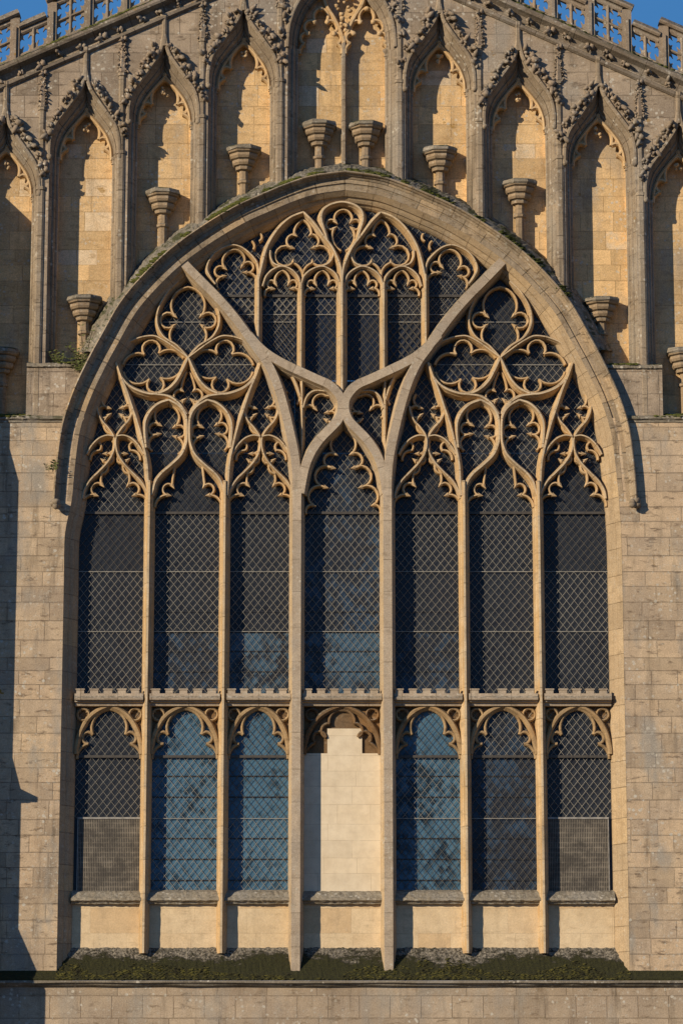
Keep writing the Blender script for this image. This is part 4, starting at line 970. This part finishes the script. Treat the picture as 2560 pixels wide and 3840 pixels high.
# ------------------------------------------------------------------ raking cornice and pierced parapet
def rline(px, dy, y):  # a point dy survey pixels above the cornice's lower edge
    return W(px, rake(px) - dy, y)
for s, (pa, pb), lab in ((-1, (-260, 1254), "left"), (1, (1254, 2820), "right")):
    par = empty("pierced_parapet", (WX((pa+pb)/2, 200, .2), .2, WZ(200, .2)), "stepped pierced stone parapet climbing the gable on its %s slope, mossy foot" % lab, "parapet")
    a = rline(pa, 0, FY); b = rline(pb, 0, FY)
    path = [(a[0]+(b[0]-a[0])*k/60, a[1]+(b[1]-a[1])*k/60) for k in range(61)]
    mb = MB(); sweep(mb, path, [(-.05, FY+.02), (-.05, FY-.03), (-.02, FY-.075), (.03, FY-.075), (.05, FY-.03), (.06, FY+.0), (.10, FY+.015), (.20, FY-.02), (.23, FY-.10), (.25, FY-.16), (.29, FY-.175), (.34, FY-.16)])
    mb.build("cornice", M['cornice'], par)
    mb = MB(); sweep(mb, path, [(.33, FY-.165), (.36, FY-.12), (.40, FY+.02), (.42, FY+.12), (.43, FY+.3)])
    mb.v = [(x+rnd.uniform(-.012, .012), y+rnd.uniform(-.01, .01), z+rnd.uniform(-.012, .02)) for x, y, z in mb.v]; mb.build("mossy_coping", M['cornice'], par)
    ux, uz = (b[0]-a[0]), (b[1]-a[1]); L = math.hypot(ux, uz); ux /= L; uz /= L
    n_b = int(L/.40)
    for k in range(n_b):
        t = (k+.5)*.40; xx = a[0]+ux*t-uz*.14+rnd.uniform(-.05, .05)
        if abs(xx) < 6.6: crocket(par, xx, FY-.04, a[1]+uz*t+ux*.14+rnd.uniform(-.03, .03), rnd.uniform(1.0, 1.5), rnd.uniform(0, 6), "carved_boss")
    # panels: posts vertical, rails raking with the slope
    yP = .20; slope = uz/ux
    base = lambda x: a[1] + slope*(x-a[0]) + .43/abs(ux)
    pitch = 281*S/2.0
    xref = WX(195, 150, yP) if s < 0 else WX(2211, 150, yP)      # left edge of a merlon
    def pbar(mb, x0, z0, x1, z1, w, d, y=yP):
        sweep(mb, [(x0, z0), (x1, z1)], [(-w/2, y+d), (-w/2, y+.025), (-w*.2, y), (w*.2, y), (w/2, y+.025), (w/2, y+d)], caps=True)
    for k in range(-14, 15):
        x0 = xref + k*pitch*1.0; mer = (k % 2 == 0); x1 = x0+pitch
        lo, hi = min(a[0], b[0]), max(a[0], b[0])
        if x1 < lo or x0 > hi: continue
        H = .82 if mer else .54
        mb = MB()
        e = .0012*(k % 5)
        # post at x0
        hp_ = base(x0)+.84
        mb.box(x0-.085, x0+.085, yP-.03+e, yP+.16, base(x0)-.1, base(x0)+(.80 if True else .5)); mb.box(x0-.03, x0+.03, yP-.07+e, yP-.028+e, base(x0)-.1, base(x0)+.62)
        mb.build("post", M['parapet'], par)
        mb = MB(); xi0, xi1 = x0+.086, x1-.086; xm = (xi0+xi1)/2
        pbar(mb, xi0, base(xi0)+.035, xi1, base(xi1)+.035, .07, .12); pbar(mb, xi0, base(xi0)+H-.05, xi1, base(xi1)+H-.05, .10, .12)
        pbar(mb, xm, base(xm), xm, base(xm)+H-.06, .055, .11, yP+.004)
        if mer: pbar(mb, xi0, base(xi0)+.40, xi1, base(xi1)+.40, .05, .11, yP+.008)
        cells = []
        for (ca, cb) in ((xi0, xm-.02), (xm+.02, xi1)):
            if mer: cells += [(ca, cb, .07, .38), (ca, cb, .42, .73)]
            else: cells += [(ca, cb, .07, .46)]
        for (ca, cb, za, zb) in cells:
            cxm_ = (ca+cb)/2; hw = (cb-ca)/2
            def q(u, v): xx = cxm_+u*hw; return (xx, base(xx)+za+(zb-za)*(v+1)/2)
            # four rounded corner webs and four cusp points
            for su, sv in ((-1, -1), (1, -1), (1, 1), (-1, 1)):
                pts = [q(su, sv), q(su*.28, sv), q(su*.52, sv*.60), q(su*.60, sv*.52), q(su, sv*.28)]
                tip = q(su*.30, sv*.30); pts = [q(su, sv), q(su*.35, sv), q(su*.52, sv*.72), tip, q(su*.72, sv*.52), q(su, sv*.35)]
                mb.add([(x, yP+.04, z) for x, z in pts]+[(x, yP+.10, z) for x, z in pts], [tuple(range(6)), tuple(range(11, 5, -1))]+[(i, (i+1) % 6, 6+(i+1) % 6, 6+i) for i in range(6)])
        mb.build("pierced_panel", M['parapet'], par)
        mb = MB(); ext = .09
        xa_, xb_ = (x0-ext, x1+ext) if mer else (x0+.087, x1-.087)
        sweep(mb, [(xa_, base(xa_)+H), (xb_, base(xb_)+H)], [(0, yP+.2), (0, yP-.05+e), (.03, yP-.085+e), (.06, yP-.085+e), (.10, yP-.03+e), (.15, yP+.04), (.15, yP+.12), (.10, yP+.2)], caps=True)
        mb.build("coping", M['parapet'], par)
    # moss cushions on the foot
    mb = MB()
    for k in range(520):
        t = rnd.random()*L; n = .36+rnd.random()*.07
        if math.sin(t*2.1)+math.sin(t*5.3+1) < -.7: continue
        blob(mb, (a[0]+ux*t-uz*n, FY-.10+(n-.36)*3+rnd.uniform(-.02, .02), a[1]+uz*t+ux*n), rnd.uniform(.018, .05), 1.5, 1, .7, 1, .3)
    o = mb.build("moss", M['moss'], None); tag(o, "green moss along the foot of the %s parapet" % lab, "moss"); o['kind'] = 'stuff'

# ------------------------------------------------------------------ moss and weeds
def moss_patch(label, gen, n, r0=.015, r1=.045, m='moss'):
    mb = MB()
    for _ in range(n):
        p = gen()
        if p: blob(mb, p, rnd.uniform(r0, r1), 1.5, 1, .42, 1, .4)
    o = mb.build("moss", M[m]); tag(o, label, "moss"); o['kind'] = 'stuff'
def on_arch(i0, i1):
    def g():
        k = rnd.uniform(i0, i1)*(len(EXTRA)-1); i = int(k); t = k-i; a, b = EXTRA[i], EXTRA[min(i+1, len(EXTRA)-1)]; n = nsE[i]; o = rnd.uniform(-.01, .08)
        if math.sin(k*1.7)+math.sin(k*.63+2) < -.2: return None
        return (a[0]+(b[0]-a[0])*t+n[0]*o, -.10+o*1.6+rnd.uniform(-.02, .02), a[1]+(b[1]-a[1])*t+n[1]*o)
    return g
moss_patch("green moss on top of the arch hood, left of its apex", on_arch(.24, .495), 520, .02, .055); moss_patch("green moss on top of the arch hood, right of its apex", on_arch(.505, .78), 520, .02, .055)
def on_ledge(x0, x1, zt, yy0, yy1, rise):
    return lambda: (rnd.uniform(x0, x1), *(lambda t: (yy0+(yy1-yy0)*t, zt+rise*t+.01))(rnd.random()))
moss_patch("green moss on the long ledge left of the arch", on_ledge(-6.6, WX(110, 1567, 0), Z_LEDGE+.0, -.06, .3, .12), 260)
moss_patch("green moss on the long ledge right of the arch", on_ledge(WX(2450, 1567, 0), 6.6, Z_LEDGE+.0, -.06, .3, .12), 200)
zb1 = WZ(1372, .06)
moss_patch("small moss cushions on the block right of the arch", on_ledge(WX(2288, 1380, 0), WX(2390, 1380, 0), zb1+.0, .02, .2, .06), 60)
moss_patch("small moss cushions on the block left of the arch", on_ledge(WX(220, 1375, 0), WX(325, 1375, 0), WZ(1366, .06), .02, .2, .06), 60)
# cushions on the big sill
def sill_moss():
    x = rnd.uniform(XJL-.0, XJR); t = rnd.random()**.7
    y = .30+(-.13-.30)*t
    n = mnoise.noise((x*1.1, t*1.6, 3.7))*.75 + mnoise.noise((x*4.0, t*3.5, 9.1))*.5
    mid = math.exp(-((x-XA)/1.1)**2)*.45 + math.exp(-((x-4.6)/.5)**2)*.3
    if n + t*1.15 < .52 + mid: return None
    z = ZS0+(ZS1-ZS0)*((.36-y)/.34) if y > .02 else ZS1+(ZS2-ZS1)*((.02-y)/.15)
    return (x, y-.005, z-.005)
moss_patch("dark green moss bank along the sloping sill under the window", sill_moss, 5200, .010, .030, 'bank')
def weed(px, py, y, h, label, n=9):
    x, z = W(px, py, y); o_ = empty("wall_weed", (x, y, z), label, "weed"); mb = MB(); lf = MB()
    for q in range(n):
        a = rnd.uniform(-.7, .7); l = h*rnd.uniform(.5, 1.0); pts = [(x+rnd.uniform(-.05, .05), z)]
        for k in range(1, 5): pts.append((pts[0][0]+math.sin(a)*l*k/4*(.5+.12*k), z+math.cos(a)*l*k/4))
        yy = y-rnd.uniform(0, .1)
        sweep(mb, pts, [(-.004, yy), (0, yy-.005), (.004, yy)])
        for k in range(1, 5):
            for sgn in (-1, 1):
                px_, pz_ = pts[k]; s = rnd.uniform(.015, .03); d = rnd.uniform(-.02, .02)
                s *= 1.25
                lf.add([(px_, yy, pz_), (px_+sgn*s, yy-.015+d, pz_+s*.4), (px_+sgn*s*2, yy-.03+d, pz_+s*.2), (px_+sgn*s, yy-.01, pz_-s*.4)], [(0, 1, 2, 3)])
    mb.build("stem", M['stem'], o_); lf.build("foliage", M['leaf'], o_)
weed(318, 1375, .15, .75, "tall dry weeds under the corbel left of the arch", 12); weed(300, 1400, .0, .38, "leafy green weed tuft at the left foot of the arch weathering", 26); weed(196, 1770, -.1, .24, "thin wiry weed on the left wall beside the hood mould", 5)
weed(225, 1372, .2, .3, "low weed tuft on the block beside the left shafts", 9)

# ------------------------------------------------------------------ corner buttress to the left (its shadow falls across the wall)
def buttress():
    xb = WX(-150, 2400, 0)
    o_ = empty("corner_buttress", (xb-.8, -.5, 0), "stepped corner buttress left of the window wall", "buttress")
    mb = MB()
    def zsh(py, d): return WZ(py, 0)+.56*d
    st = [(0, zsh(3690, 1.2), 1.40), (zsh(3690, 1.2), zsh(2960, .92), .98), (zsh(2960, .92), zsh(1800, .8), .84), (zsh(1800, .8), zsh(1500, .64), .69), (zsh(1500, .64), zsh(830, 1.0), .53)]
    for k, (z0, z1, d) in enumerate(st):
        mb.box(xb-1.6-.001*k, xb-.001*k, -d, .05, z0+.001, z1)
        if k+1 < len(st):
            d2 = st[k+1][2]; h = 1.1*(d-d2)+.35 
            V = [(xb-1.6, -d, z1), (xb-.002, -d, z1), (xb-.002, -d2+.001, z1+h), (xb-1.6, -d2+.001, z1+h)]
            mb.add(V + [(xb-1.6, -d2+.01, z1), (xb-.002, -d2+.01, z1)], [(0, 1, 2, 3), (0, 3, 4), (1, 5, 2), (0, 4, 5, 1)])
    mb.build("shaft", M['ashlar'], o_)
    mb = MB(); z = st[1][1]; mb.box(xb-1.63, xb+.03, -1.2, 0, z-.07, z+.02); mb.box(xb-1.62, xb+.02, -1.1, 0, z-.14, z-.071); mb.build("drip_course", M['grey'], o_)
    mb = MB(); z = st[4][1]; V = [(xb-1.6, -.53, z), (xb, -.53, z), (xb, .1, z), (xb-1.6, .1, z), (xb-.8, -.3, z+.9)]
    mb.add(V, [(0, 1, 4), (1, 2, 4), (2, 3, 4), (3, 0, 4)]); mb.build("gablet", M['grey'], o_)
buttress()
print("objects", len(sc.objects))
